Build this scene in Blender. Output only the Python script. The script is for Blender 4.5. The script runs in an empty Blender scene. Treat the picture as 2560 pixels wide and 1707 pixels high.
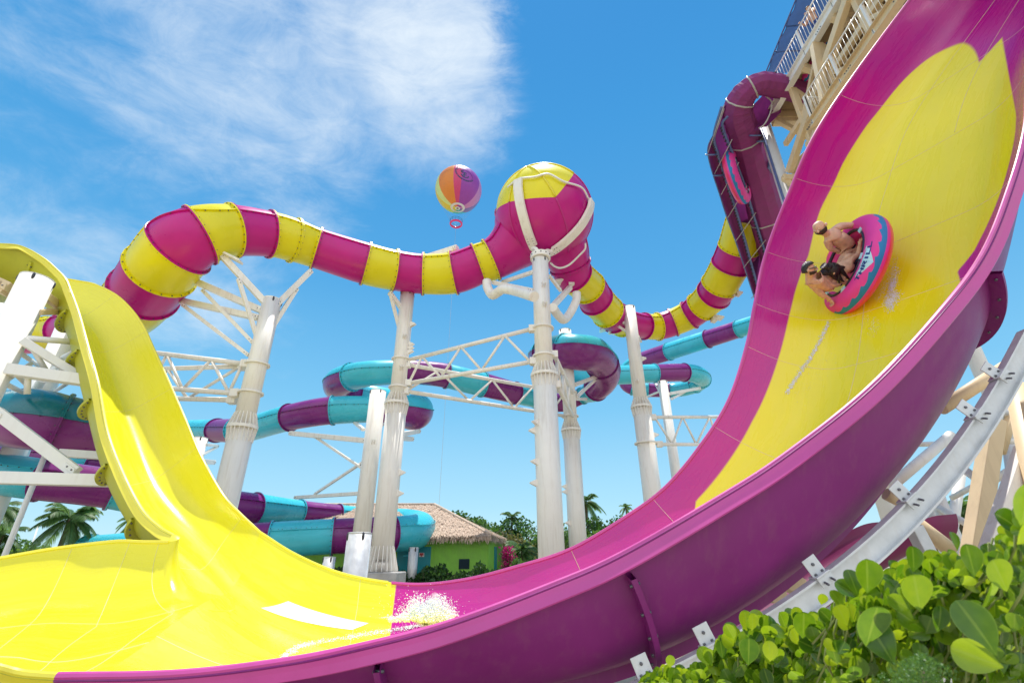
import bpy, math, random
import numpy as np
from mathutils import Vector, Matrix
random.seed(7); rng = np.random.default_rng(7)
S = bpy.context.scene; COL = S.collection
PI = math.pi

# ------------------------------------------------------------------ camera
CAM = np.array([0, 0, 2.6])
TH = math.radians(24.86); RO = 0.0082; FPX = 1188.6; CX, CY = 1280, 853.5
_r0 = np.array([1, 0, 0.]); _u0 = np.array([0, -math.sin(TH), math.cos(TH)]); FWD = np.array([0, math.cos(TH), math.sin(TH)])
_c = math.sqrt(1-RO*RO); RGT = _c*_r0-RO*_u0; UPV = _c*_u0+RO*_r0
cd = bpy.data.cameras.new('camera'); cam = bpy.data.objects.new('camera', cd); COL.objects.link(cam)
m = Matrix(((RGT[0], UPV[0], -FWD[0], CAM[0]), (RGT[1], UPV[1], -FWD[1], CAM[1]), (RGT[2], UPV[2], -FWD[2], CAM[2]), (0, 0, 0, 1)))
cam.matrix_world = m; cd.sensor_width = 36; cd.lens = FPX/2560*36; cd.clip_start = .05; cd.clip_end = 9000
cd.dof.use_dof = True; cd.dof.focus_distance = 12; cd.dof.aperture_fstop = 3.5
S.camera = cam

# image crop frames: windows where the pixel coordinates were read, as (x0, y0, scale)
FR = {'A': (0, 440, 2.7349), 'B': (0, 900, 2.7035), 'C': (700, 380, 2.7035), 'D': (700, 800, 2.3058), 'E': (1360, 500, 3.1367),
      'F': (1700, 0, 3.4083), 'G': (1920, 480, 4.355), 'H': (1960, 700, 2.6133), 'I': (1560, 1200, 2.352), 'J': (500, 1400, 3.36),
      'K': (0, 1250, 3.36), 'L': (1740, 180, 2.7033), 'M': (2160, 0, 3.92), 'N': (2260, 560, 3.92), 'O': (2200, 900, 3.136),
      'P': (0, 600, 3.92), 'Q': (0, 960, 3.5625), 'R': (1060, 390, 7.467), 'S': (1100, 1230, 4.704), 'T': (1160, 400, 3.408),
      'W': (0, 0, .91875), 'X': (0, 0, 1.)}
def ray(f, x, y):
    o = FR[f]; x = o[0]+x/o[2]; y = o[1]+y/o[2]
    return FWD+RGT*(x-CX)/FPX+UPV*(CY-y)/FPX
def at(f, x, y, Y): d = ray(f, x, y); return CAM+d*(Y/d[1])      # point on an image pixel's ray at forward distance Y
def dep(f, x, y, t): return CAM+ray(f, x, y)*t                  # point on an image pixel's ray at depth t
def atz(f, x, y, z): d = ray(f, x, y); return CAM+d*((z-CAM[2])/d[2])
V = lambda *a: np.array(a, float)
def nz(v): v = np.asarray(v, float); return v/(np.linalg.norm(v)+1e-12)
def ss(a, b, x): t = min(1, max(0, (x-a)/(b-a))); return t*t*(3-2*t)

# ------------------------------------------------------------------ mesh helpers
ORG = {}
def thing(name, label, cat, loc=(0, 0, 0), group=None):
    o = bpy.data.objects.new(name, None); COL.objects.link(o); o.location = loc; o.empty_display_size = .2
    o['label'] = label; o['category'] = cat; o['kind'] = 'thing'
    if group: o['group'] = group
    ORG[o.name] = np.array(loc, float); return o
def tag(o, label=None, cat=None, group=None, kind=None):
    for k, v in (('label', label), ('category', cat), ('group', group), ('kind', kind)):
        if v: o[k] = v
    return o
class MB:
    def __init__(s): s.v = []; s.f = []; s.mi = []; s.uv = {}; s.n = 0; s.sm = []
    def add(s, vs, fs, mi=0, smooth=True):
        b = s.n; s.v.extend([tuple(p) for p in vs]); s.n += len(vs)
        for f in fs: s.f.append(tuple(i+b for i in f)); s.mi.append(mi); s.sm.append(smooth)
        return b
    def grid(s, G, mi=0, closeu=False, closev=False, flip=False, smooth=True):
        G = np.asarray(G); a, c = G.shape[:2]; fs = []
        for i in range(a if closeu else a-1):
            for j in range(c if closev else c-1):
                q = (i*c+j, ((i+1) % a)*c+j, ((i+1) % a)*c+(j+1) % c, i*c+(j+1) % c)
                fs.append(q[::-1] if flip else q)
        return s.add(G.reshape(-1, 3), fs, mi, smooth)
    def box(s, c, ax, mi=0):
        c = np.asarray(c, float); x, y, z = [np.asarray(a, float) for a in ax]
        vs = [c+i*x+j*y+k*z for i in (-1, 1) for j in (-1, 1) for k in (-1, 1)]
        s.add(vs, [(0, 1, 3, 2), (4, 6, 7, 5), (0, 4, 5, 1), (2, 3, 7, 6), (0, 2, 6, 4), (1, 5, 7, 3)], mi, False)
    def abox(s, lo, hi, mi=0):
        lo = np.asarray(lo, float); hi = np.asarray(hi, float); h = (hi-lo)/2
        s.box((lo+hi)/2, (V(h[0], 0, 0), V(0, h[1], 0), V(0, 0, h[2])), mi)
    def bar(s, p, q, w, h, up=(0, 0, 1), mi=0):          # rectangular bar from p to q
        p = np.asarray(p, float); q = np.asarray(q, float); d = nz(q-p); sd = np.cross(d, up)
        if np.linalg.norm(sd) < 1e-4: sd = np.cross(d, (1, 0, 0))
        sd = nz(sd); u = nz(np.cross(sd, d)); s.box((p+q)/2, ((q-p)/2, sd*w/2, u*h/2), mi)
    def cyl(s, p, q, r, n=16, r2=None, caps=True, mi=0):
        s.tube([p, q], [r, r if r2 is None else r2], n, caps, mi)
    def tube(s, P, r, n=12, caps=True, mi=0, up=None, prof=None):
        P = np.asarray(P, float); m = len(P); r = np.full(m, r) if np.isscalar(r) else np.asarray(r, float)
        T = np.gradient(P, axis=0) if m > 2 else np.array([P[1]-P[0]]*2)
        T = np.array([nz(t) for t in T]); u = up if up is not None else ((0, 0, 1) if abs(T[0][2]) < .9 else (1, 0, 0))
        x = nz(np.cross(T[0], u)); rows = []
        for i in range(m):
            if up is not None: x = nz(np.cross(T[i], up))
            else: x = nz(x-T[i]*np.dot(x, T[i]))
            y = np.cross(x, T[i])
            a = np.arange(n)*2*PI/n
            rows.append(P[i]+r[i]*(np.cos(a)[:, None]*x+np.sin(a)[:, None]*y))
        b = s.grid(np.array(rows), mi, closev=True)
        if caps:
            s.f.append(tuple(b+j for j in range(n))); s.mi.append(mi); s.sm.append(False)
            s.f.append(tuple(b+(m-1)*n+j for j in range(n-1, -1, -1))); s.mi.append(mi); s.sm.append(False)
    def lathe(s, c, ax, prof, n=24, mi=0, smooth=True):  # prof: list of (radius, distance along ax)
        c = np.asarray(c, float); ax = nz(ax); x = nz(np.cross(ax, (0, 1, 0) if abs(ax[1]) < .9 else (1, 0, 0))); y = np.cross(ax, x)
        a = np.arange(n)*2*PI/n; G = [c+ax*h+r*(np.cos(a)[:, None]*x+np.sin(a)[:, None]*y) for r, h in prof]
        s.grid(np.array(G), mi, closev=True, smooth=smooth)
    def sphere(s, c, r, n=12, mi=0, sc=(1, 1, 1), R=None):
        G = []
        for i in range(n+1):
            t = PI*i/n; row = []
            for j in range(2*n):
                a = PI*j/n; p = V(math.sin(t)*math.cos(a)*sc[0], math.sin(t)*math.sin(a)*sc[1], math.cos(t)*sc[2])*r
                row.append(np.asarray(c)+(R@p if R is not None else p))
            G.append(row)
        s.grid(np.array(G), mi, closev=True)
    def build(s, name, mats, parent=None):
        me = bpy.data.meshes.new(name); root = parent; off = np.zeros(3)
        while root is not None and root.parent is not None: root = root.parent
        if root is not None: off = ORG.get(root.name, off)
        vs = np.array(s.v, float).reshape(-1, 3)-off
        me.from_pydata(vs.tolist(), [], s.f); mats = mats if isinstance(mats, (list, tuple)) else [mats]
        for mt in mats: me.materials.append(mt)
        me.polygons.foreach_set('material_index', s.mi); me.polygons.foreach_set('use_smooth', s.sm); me.update()
        o = bpy.data.objects.new(name, me); COL.objects.link(o)
        if parent is not None: o.parent = parent
        return o
def bev(o, w=.01, seg=2, ang=.6):
    b = o.modifiers.new('bevel', 'BEVEL'); b.width = w; b.segments = seg; b.limit_method = 'ANGLE'; b.angle_limit = ang; return o
def spl(P, n, closed=False):                              # Catmull-Rom through rows of P, n samples evenly by index
    P = np.asarray(P, float); k = len(P); out = []
    for u in np.linspace(0, k-1, n):
        i = min(int(u), k-2); t = u-i; p1, p2 = P[i], P[i+1]
        p0 = P[i-1] if i > 0 else 2*p1-p2; p3 = P[i+2] if i+2 < k else 2*p2-p1
        out.append(.5*((2*p1)+(-p0+p2)*t+(2*p0-5*p1+4*p2-p3)*t*t+(-p0+3*p1-3*p2+p3)*t**3))
    return np.array(out)
def arc(P, n):                                            # spline resampled evenly by length
    Q = spl(P, 40*len(P)); d = np.r_[0, np.cumsum(np.linalg.norm(np.diff(Q[:, :3], axis=0), axis=1))]
    return np.array([[np.interp(x, d, Q[:, j]) for j in range(Q.shape[1])] for x in np.linspace(0, d[-1], n)])

# ------------------------------------------------------------------ materials
def newmat(name):
    mt = bpy.data.materials.new(name); mt.use_nodes = True; nt = mt.node_tree; return mt, nt, nt.nodes['Principled BSDF']
def nd(nt, typ, **kw):
    n = nt.nodes.new(typ)
    for k, v in kw.items():
        if k.startswith('_'): setattr(n, k[1:], v)
        else: n.inputs[k.replace('__', ' ')].default_value = v
    return n
def ramp(nt, fac, stops, interp='LINEAR'):
    r = nt.nodes.new('ShaderNodeValToRGB'); r.color_ramp.interpolation = interp; e = r.color_ramp.elements
    while len(e) < len(stops): e.new(.5)
    for i, (p, c) in enumerate(stops): e[i].position = p; e[i].color = (*c, 1) if len(c) == 3 else c
    nt.links.new(fac, r.inputs[0]); return r
def mix(nt, a, b, fac, typ='MIX'):
    n = nt.nodes.new('ShaderNodeMix'); n.data_type = 'RGBA'; n.blend_type = typ
    for v, i in ((fac, 0), (a, 6), (b, 7)):
        if hasattr(v, 'is_output'): nt.links.new(v, n.inputs[i])
        else: n.inputs[i].default_value = v if i == 0 else (*v, 1) if len(v) == 3 else v
    return n.outputs[2]
def math_(nt, op, a, b=0.):
    n = nt.nodes.new('ShaderNodeMath'); n.operation = op
    for v, i in ((a, 0), (b, 1)):
        if hasattr(v, 'is_output'): nt.links.new(v, n.inputs[i])
        else: n.inputs[i].default_value = v
    return n.outputs[0]
def gloss(name, col, rough=.3, var=.1, scale=1.2, coat=.3, trans=0., bump=.0, dirt=0.):
    """fibreglass gel coat / painted steel: colour that wanders a little, uneven gloss, faint streaks of dirt"""
    mt, nt, p = newmat(name); L = nt.links.new
    tc = nd(nt, 'ShaderNodeTexCoord'); n1 = nd(nt, 'ShaderNodeTexNoise', Scale=scale, Detail=5., Roughness=.6); L(tc.outputs['Object'], n1.inputs['Vector'])
    c = np.array(col); lo = c*(1-var); hi = np.minimum(c*(1+var)+var*.02, 1)
    r = ramp(nt, n1.outputs[0], [(.3, lo), (.7, hi)]); out = r.outputs[0]
    if dirt:
        mp = nd(nt, 'ShaderNodeMapping'); mp.inputs['Scale'].default_value = (3, 3, .25); L(tc.outputs['Object'], mp.inputs[0])
        n2 = nd(nt, 'ShaderNodeTexNoise', Scale=2.2, Detail=6., Roughness=.7); L(mp.outputs[0], n2.inputs['Vector'])
        d = ramp(nt, n2.outputs[0], [(.5, (0, 0, 0)), (.72, (1, 1, 1))]); f = math_(nt, 'MULTIPLY', d.outputs[0], dirt)
        out = mix(nt, out, (.42, .3, .17), f)
    L(out, p.inputs['Base Color']); p.inputs['Roughness'].default_value = rough
    rr = ramp(nt, n1.outputs[0], [(.35, (rough*.8,)*3), (.65, (rough*1.25,)*3)]); L(rr.outputs[0], p.inputs['Roughness'])
    p.inputs['Coat Weight'].default_value = coat; p.inputs['Coat Roughness'].default_value = .12
    if bump:
        n3 = nd(nt, 'ShaderNodeTexNoise', Scale=scale*14, Detail=4.); L(tc.outputs['Object'], n3.inputs['Vector'])
        b = nd(nt, 'ShaderNodeBump', Strength=bump, Distance=.02); L(n3.outputs[0], b.inputs['Height']); L(b.outputs[0], p.inputs['Normal'])
    if trans:
        t = nd(nt, 'ShaderNodeBsdfTranslucent'); L(out, t.inputs[0]); mx = nd(nt, 'ShaderNodeMixShader'); mx.inputs[0].default_value = trans
        L(p.outputs[0], mx.inputs[1]); L(t.outputs[0], mx.inputs[2]); L(mx.outputs[0], nt.nodes['Material Output'].inputs[0])
    return mt
YEL = (.90, .80, .006); MAG = (.60, .003, .245); PUR = (.24, .022, .22); TUR = (.07, .64, .78); TEAL = (.0, .2, .25)
M = {}
M['yellow'] = gloss('yellow gel coat', YEL, .32, .05, .8, coat=.1, trans=.12)
M['magenta'] = gloss('magenta gel coat', MAG, .32, .09, .8, coat=.08, trans=.12)
M['yellow_flange'] = gloss('yellow flange', (.8, .68, .02), .4, .05)
M['magenta_flange'] = gloss('magenta flange', (.52, .012, .22), .4, .08)
M['purple'] = gloss('purple gel coat', PUR, .28, .12, .8, coat=.12, trans=.08)
M['turquoise'] = gloss('turquoise gel coat', TUR, .28, .08, .8, coat=.12, trans=.15)
M['teal'] = gloss('teal gel coat', TEAL, .3, .1, .8, trans=.1)
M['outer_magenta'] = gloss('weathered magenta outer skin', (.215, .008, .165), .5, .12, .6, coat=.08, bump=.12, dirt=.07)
M['outer_yellow'] = gloss('weathered yellow outer skin', (.52, .52, .03), .5, .1, .8, coat=.1, trans=.1)
M['rim_magenta'] = gloss('magenta rim', (.52, .05, .29), .42, .08, 1.5, coat=.3)
M['rim_yellow'] = gloss('yellow rim', (.82, .72, .05), .4, .05, 1.5)
M['cream'] = gloss('cream painted steel', (.88, .84, .775), .45, .05, .6, coat=.1, dirt=.32)
M['white_steel'] = gloss('white painted steel', (.82, .81, .78), .4, .04, .6, coat=.1, dirt=.12)
M['tan'] = gloss('cream beams with painted shade', (.74, .58, .36), .5, .08, .7, coat=0, dirt=.3)  # cream steel; its warm shade is painted into this tan
M['galv'] = gloss('galvanised steel', (.62, .64, .66), .45, .12, 5, coat=0, dirt=.15)
for k in ('galv',): M[k].node_tree.nodes['Principled BSDF'].inputs['Metallic'].default_value = .25
M['dark'] = gloss('dark steel', (.03, .03, .04), .5, .2)
M['bolt'] = gloss('steel bolt', (.13, .13, .15), .4, .2); M['bolt'].node_tree.nodes['Principled BSDF'].inputs['Metallic'].default_value = .6
M['concrete'] = gloss('concrete', (.38, .37, .36), .9, .25, 3, coat=0, bump=.3, dirt=.2)
# ------------------------------------------------------------------ the raft slide: chute, exit basin, wave wall
def slide_material(name, streak=1., dim=1.):
    mt, nt, p = newmat(name); L = nt.links.new
    at_ = nd(nt, 'ShaderNodeAttribute', _attribute_name='paint'); tc = nd(nt, 'ShaderNodeTexCoord')
    f = nd(nt, 'ShaderNodeMapRange'); f.inputs[1].default_value = -.012; f.inputs[2].default_value = .012; L(at_.outputs['Fac'], f.inputs[0])
    n1 = nd(nt, 'ShaderNodeTexNoise', Scale=.7, Detail=5., Roughness=.6); L(tc.outputs['Object'], n1.inputs['Vector'])
    mp = nd(nt, 'ShaderNodeMapping'); mp.inputs['Scale'].default_value = (.55, 3.6, 1); L(tc.outputs['UV'], mp.inputs[0])
    n2 = nd(nt, 'ShaderNodeTexNoise', Scale=1.3, Detail=6., Roughness=.65, Distortion=.6); L(mp.outputs[0], n2.inputs['Vector'])
    y = ramp(nt, n1.outputs[0], [(.3, (.84*dim, .78*dim, .008)), (.7, (.90*dim, .83*dim, .012))]).outputs[0]
    g = ramp(nt, n1.outputs[0], [(.3, (.44, .005, .27)), (.7, (.54, .005, .26))]).outputs[0]
    wx = ramp(nt, n2.outputs[0], [(.45, (0, 0, 0)), (.75, (1, 1, 1))]).outputs[0]      # mineral film the water leaves
    y = mix(nt, y, (.88, .86, .30), math_(nt, 'MULTIPLY', wx, .13*streak)); g = mix(nt, g, (.5, .10, .33), math_(nt, 'MULTIPLY', wx, .16*streak))
    L(mix(nt, g, y, f.outputs[0]), p.inputs['Base Color'])
    r = ramp(nt, n2.outputs[0], [(.3, (.2,)*3), (.7, (.36,)*3)]); L(r.outputs[0], p.inputs['Roughness'])
    p.inputs['Coat Weight'].default_value = .3; p.inputs['Coat Roughness'].default_value = .15
    n3 = nd(nt, 'ShaderNodeTexNoise', Scale=9., Detail=4.); L(mp.outputs[0], n3.inputs['Vector'])
    b = nd(nt, 'ShaderNodeBump', Strength=.05*streak, Distance=.02); L(n3.outputs[0], b.inputs['Height'])
    n4 = nd(nt, 'ShaderNodeTexNoise', Scale=26., Detail=3.); L(tc.outputs['Object'], n4.inputs['Vector'])       # dimpled film of running water
    b2 = nd(nt, 'ShaderNodeBump', Strength=.16, Distance=.012); L(n4.outputs[0], b2.inputs['Height']); L(b.outputs[0], b2.inputs['Normal']); L(b2.outputs[0], p.inputs['Normal']); L(b2.outputs[0], p.inputs['Coat Normal'])
    return mt
M['ride'] = slide_material('wet two colour ride surface'); M['ride_calm'] = slide_material('wet yellow ride surface', .4, .86)
M['seam'] = gloss('caulked panel seam', (.8, .74, .42), .4); M['seam_pink'] = gloss('caulked pink seam', (.85, .72, .62), .4)

def sect(c, k):                                           # clamped quadratic B-spline through five control points
    N, A, G, B, F = c; out = []
    q = lambda a, b, d, t: (1-t)**2*a+2*t*(1-t)*b+t*t*d
    m1, m2 = (A+G)/2, (G+B)/2
    for w in np.linspace(0, 3, k):
        i = min(int(w), 2); t = w-i
        out.append(q(N, A, m1, t) if i == 0 else q(m1, G, m2, t) if i == 1 else q(m2, B, F, t))
    return np.array(out)
def controls(sts):                                        # (N, F, an, dn, bf, df) -> controls with floor hung below the rims
    N = np.array([s[0] for s in sts]); F = np.array([s[1] for s in sts]); T = np.gradient((N+F)/2, axis=0); out = []
    for i, s in enumerate(sts):
        cr = nz(F[i]-N[i]); dn = -np.cross(nz(T[i]), cr); dn = nz(dn)
        if dn[2] > .2: dn = -dn
        A = N[i]+cr*s[2]+dn*s[3]; B = F[i]-cr*s[4]+dn*s[5]
        out.append([N[i], A, (A+B)/2+dn*.04, B, F[i]])
    return np.array(out)
def loft(sts, m, k, C=None):
    C = controls(sts) if C is None else C; n = len(C)
    R = np.c_[C[:, 0]*.5+C[:, 4]*.5, C.reshape(n, 15), np.arange(n)]
    R = arc(R, m); G = np.array([sect(r[3:18].reshape(5, 3), k) for r in R])
    return G, R[:, 18], R[:, 3:18].reshape(-1, 5, 3)
def normals(G):
    du = np.gradient(G, axis=0); dv = np.gradient(G, axis=1); n = np.cross(du, dv); return n/(np.linalg.norm(n, axis=2, keepdims=True)+1e-9)
def shell(name, G, paint, mats, parent, thick=.05, sgn=1, outer_mi=1):
    Nn = normals(G)*sgn; O = G-Nn*thick; a, c = G.shape[:2]; mb = MB()
    mb.grid(G, 0, flip=sgn < 0); mb.grid(O, outer_mi, flip=sgn > 0)
    for e in (0, -1): mb.grid(np.array([G[e], O[e]]), outer_mi, flip=(e == 0) == (sgn > 0)); mb.grid(np.array([G[:, e], O[:, e]]), outer_mi, flip=(e == -1) == (sgn > 0))
    o = mb.build(name, mats, parent); me = o.data
    val = np.full(len(me.vertices), 1., np.float32); val[:a*c] = paint.reshape(-1)
    at_ = me.attributes.new('paint', 'FLOAT', 'POINT'); at_.data.foreach_set('value', val)
    L_ = np.r_[0, np.cumsum(np.linalg.norm(np.diff(G[:, c//2], axis=0), axis=1))]; W_ = np.r_[0, np.cumsum(np.linalg.norm(np.diff(G[a//2], axis=0), axis=1))]
    uvv = np.zeros((len(me.vertices), 2)); uvv[:a*c, 0] = np.repeat(L_, c); uvv[:a*c, 1] = np.tile(W_, a)
    ul = me.uv_layers.new(name='flow'); idx = np.zeros(len(me.loops), np.int32); me.loops.foreach_get('vertex_index', idx)
    ul.data.foreach_set('uv', uvv[idx].reshape(-1).astype(np.float32)); return o, O
def lip(name, P, out, up, mat, parent, w=.17, drop=.10, th=.05):
    """rolled rim along P: out / up are per-point unit directions"""
    prof = [(-.02, -.03), (-.02, .008), (.0, .022), (.03, .022), (w*.6, -drop*.5), (w, -drop), (w-.004, -drop-.018), (w-.03, -drop-.012), (.02, -.05)]
    mb = MB(); mb.grid(np.array([[p+o*a+u*b for a, b in prof] for p, o, u in zip(P, out, up)]), closev=True, smooth=False)
    e = len(prof); n = len(P); mb.f += [tuple(range(e-1, -1, -1)), tuple((n-1)*e+j for j in range(e))]; mb.mi += [0, 0]; mb.sm += [False]*2
    return mb.build(name, mat, parent)
def side_dirs(P, G, e):                                   # outward and up at an edge of a loft
    up = np.array([nz(a-b) for a, b in zip(G[:, 0 if e == 0 else -1], G[:, 4 if e == 0 else -5])]); T = np.gradient(P, axis=0)
    if e == 0: out = np.array([nz(np.cross(u, t)) for u, t in zip(up, T)]); ref = G[:, 0]-G[:, -1]
    else: out = np.array([nz(np.cross(t, u)) for u, t in zip(up, T)]); ref = G[:, -1]-G[:, 0]
    out = np.array([o if np.dot(o, r) > 0 else -o for o, r in zip(out, ref)]); return out, up
slide = thing('raft_slide', 'giant open raft slide with yellow chute and magenta wave wall sweeping up at right', 'water slide', (0, 8, 0))
a5 = lambda f, x, y, Y=5.5: at(f, x, y, Y)
c_ = CAM
MS = [(a5('X', 143, 1685), at('X', 651, 1329, 11.3), .5, .45, .9, 1.0), (a5('X', 446, 1678), at('X', 740, 1384, 10.7), .5, .5, .9, .95),
      (a5('X', 714, 1647), at('X', 860, 1433, 10.), .5, .6, .8, .85), (a5('X', 920, 1606), at('X', 1015, 1458, 9.5), .45, .75, .7, .9),
      (a5('X', 1125, 1552), at('X', 1150, 1449, 9.2), .4, .9, .6, 1.), (a5('X', 1374, 1460), at('X', 1290, 1415, 9.), .35, 1.0, .55, 1.1),
      (a5('X', 1551, 1383), at('X', 1429.5, 1369, 9), .3, 1.15, .5, 1.2), (a5('X', 1790, 1246), at('X', 1567, 1288, 9), .3, 1.22, .5, 1.25),
      (a5('X', 1960, 1136), at('X', 1665, 1214, 9), .3, 1.25, .5, 1.25), (a5('X', 2170, 968), at('X', 1752, 1110, 9), .3, 1.28, .5, 1.25),
      (a5('X', 2343, 782), at('X', 1822, 997, 9), .3, 1.28, .5, 1.25), (a5('X', 2450, 640), at('X', 1865, 868, 9), .3, 1.28, .5, 1.25),
      (a5('X', 2514, 490), at('X', 1886, 764, 9), .3, 1.28, .5, 1.25), (a5('X', 2560, 326), at('X', 1912, 642, 9), .3, 1.28, .5, 1.25),
      (c_+V(9., 5.3, 8.), at('X', 1970, 488, 8.6), .3, 1.28, .5, 1.25), (c_+V(10, 5, 10), at('X', 2061, 296, 7.9), .3, 1.28, .5, 1.25),
      (c_+V(11.2, 4.5, 12.3), at('X', 2275, -2, 7.), .3, 1.28, .5, 1.25), (c_+V(12.3, 4, 14.2), at('X', 2390, -140, 6.5), .3, 1.28, .5, 1.25)]
CM_ = controls(MS); G0 = at('X', 518, 1490, 8.6); CM_[0, 2] = G0; CM_[1, 2] = CM_[1, 2]*.6+(CM_[0, 2]+CM_[2, 2])*.2
Gm, Um, Cm = loft(None, 420, 73, CM_)
def fair(G, r0, r1, win):                                 # fair the surface along its length, leaving the rims where they are
    k = np.hanning(win+2)[1:-1]; k /= k.sum(); h = win//2; P = np.concatenate([2*G[:1]-G[h:0:-1], G, 2*G[-1:]-G[-2:-h-2:-1]]); Sm = np.array([(P[i:i+win]*k[:, None, None]).sum(axis=0) for i in range(len(G))])
    w = np.minimum(1, 3.2*np.sin(PI*np.linspace(0, 1, G.shape[1])))[None, :, None]*np.array([ss(r0[0], r0[1], i)*(1-ss(r1[0], r1[1], i)) for i in range(len(G))])[:, None, None]; return G*(1-w)+Sm*w
Gm = fair(Gm, (-2, -1), (190, 260), 61)
Nm = normals(Gm)
pr = Gm-CAM; zz = pr@FWD; gx = CX+FPX*(pr@RGT)/zz; gy = CY-FPX*(pr@UPV)/zz
def onwall(f, x, y, j0=12, j1=73):                        # float (row, column) on the wave wall for an image pixel
    o = FR[f]; X_ = o[0]+x/o[2]; Y_ = o[1]+y/o[2]; d = ((gx-X_)**2+(gy-Y_)**2)[:, j0:j1]; i, j = np.unravel_index(d.argmin(), d.shape); j += j0; i = min(max(i, 1), 418); j = min(max(j, 1), 71)
    A_ = np.array([[gx[i+1, j]-gx[i-1, j], gx[i, j+1]-gx[i, j-1]], [gy[i+1, j]-gy[i-1, j], gy[i, j+1]-gy[i, j-1]]])/2; q = np.linalg.lstsq(A_, np.array([X_-gx[i, j], Y_-gy[i, j]]), rcond=None)[0]; q = np.clip(q, -1, 1); return i+q[0], j+q[1]
def wallpt(i, j, off=0.):
    i = min(max(i, 0), 418.99); j = min(max(j, 0), 71.99); a, b = int(i), int(j); u, v = i-a, j-b
    L_ = lambda G: (G[a, b]*(1-u)+G[a+1, b]*u)*(1-v)+(G[a, b+1]*(1-u)+G[a+1, b+1]*u)*v
    return L_(Gm)+L_(Nm)*off
PAINT_POLY = None
def pdist(P, poly):                                       # signed distance to a closed polygon, positive inside
    P = np.asarray(P, float); poly = np.asarray(poly, float); d = np.full(len(P), 1e9); ins = np.zeros(len(P), bool)
    for i in range(len(poly)):
        a, b = poly[i], poly[(i+1) % len(poly)]; ab = b-a; t = np.clip(((P-a)@ab)/(ab@ab+1e-12), 0, 1)
        d = np.minimum(d, np.linalg.norm(P-a-t[:, None]*ab, axis=1))
        c = ((a[1] > P[:, 1]) != (b[1] > P[:, 1])) & (P[:, 0] < (b[0]-a[0])*(P[:, 1]-a[1])/(b[1]-a[1]+1e-12)+a[0]); ins ^= c
    return np.where(ins, d, -d)
_l1 = spl(np.array([(2021, 638), (2047, 535), (2084, 460), (2111, 402), (2160, 324), (2196, 278), (2249, 212), (2300, 163), (2344, 133), (2397, 110), (2418, 111), (2435, 125), (2444, 143), (2447.5, 158)], float), 60)
_l2 = [np.array([2447.5, 158])*(1-f)+np.array([2505, 94])*f for f in np.linspace(.08, 1, 14)]+[np.array([2505, 94])*(1-f)+np.array([2540, 286])*f for f in np.linspace(.05, 1, 20)]
_l3 = spl(np.array([(2540, 290), (2538, 332), (2525, 400), (2500, 485), (2469, 560), (2436, 626)], float), 16)
_px = [onwall('X', *q) for q in list(_l1)+list(_l2)+list(_l3)]
PAINT_POLY = [(7.5, 4.2), (8.18, 4.62), (8.7, 4.62), (9.8, 4.62), (10.8, 4.56), (12.09, 4.48), (12.5, 4.44)]+[(float(np.interp(i, np.arange(420), Um)), j/72*5) for i, j in _px]+[(12.2, 1.7), (11, 1.3), (8, 1.2), (6.6, 2.)]
def main_paint():
    n, k = Gm.shape[:2]; UU = np.repeat(Um, k); WW = np.tile(np.linspace(0, 1, k), n); P = np.c_[UU, WW*5]
    v = np.minimum(2.78-UU+.12*np.abs(WW-.5), 1)
    near = np.minimum(.62*5-P[:, 1], np.minimum(5.2-UU-(WW-.3)*1.2, P[:, 1]-.05)); v = np.maximum(v, near)
    if PAINT_POLY is not None: v = np.maximum(v, pdist(P, PAINT_POLY))
    return v
wave, Om = shell('wave_wall', Gm, main_paint(), [M['ride'], M['outer_magenta']], slide, .06, 1)
LS = [('X', 437, 1338, 9.25, 651, 1329, 11.3), ('X', 400, 1316, 9.4, 600, 1283, 11.6), ('X', 355, 1270, 9.6, 555, 1233, 11.9), ('X', 307, 1177, 9.9, 500, 1135, 12.2),
      ('X', 270, 1077, 10.2, 462, 1045, 12.5), ('X', 247, 957, 10.4, 425, 960, 12.7), ('X', 222, 868, 10.6, 385, 872, 12.8), ('X', 199, 784, 10.8, 351, 802, 12.9),
      ('X', 178, 727, 10.9, 300, 744, 13.), ('X', 166, 699, 10.9, 242, 712, 13.1), ('X', 145, 676, 10.85, 199, 702, 13.1), ('X', 110, 646, 10.7, 150, 695, 13.),
      ('X', 56, 617, 10.5, 80, 690, 12.8), ('X', 0, 610, 10.2, 0, 685, 12.5), ('X', -120, 612, 9.8, -110, 690, 12.)]
LSs = [(at(f, a, b, y), at(f, c, d, z), (.22 if k < 10 else .25), (.78 if k < 9 else .95), .3, 1.) for k, (f, a, b, y, c, d, z) in enumerate(LS)]
Cc = controls(LSs); Cc[0, 3] = CM_[0, 3]; Cc[0, 1] = V(Cc[0, 0][0]+.05, Cc[0, 0][1]+.15, G0[2]-.02); Cc[0, 2] = (Cc[0, 1]+Cc[0, 3])/2; Cc[1, 3] = Cc[1, 3]*.6+.4*(Cc[0, 3]+Cc[2, 3])/2
Gc, Uc, Cc2 = loft(None, 240, 49, Cc)
S0 = Gm[0]
def bez(a, b, c, n): t = np.linspace(0, 1, n)[:, None]; return (1-t)**2*a+2*t*(1-t)*b+t*t*c
def follow(seg, n): d = np.r_[0, np.cumsum(np.linalg.norm(np.diff(seg, axis=0), axis=1))]; return np.array([[np.interp(x, d, seg[:, j]) for j in range(3)] for x in np.linspace(0, d[-1], n)])
Lt = Gc[0, 0].copy(); ic = int(np.argmin(abs(S0[:, 1]-(Lt[1]+.55)))); zf = S0[int(np.argmin(abs(S0[:, 1]-Lt[1]))), 2]
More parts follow.
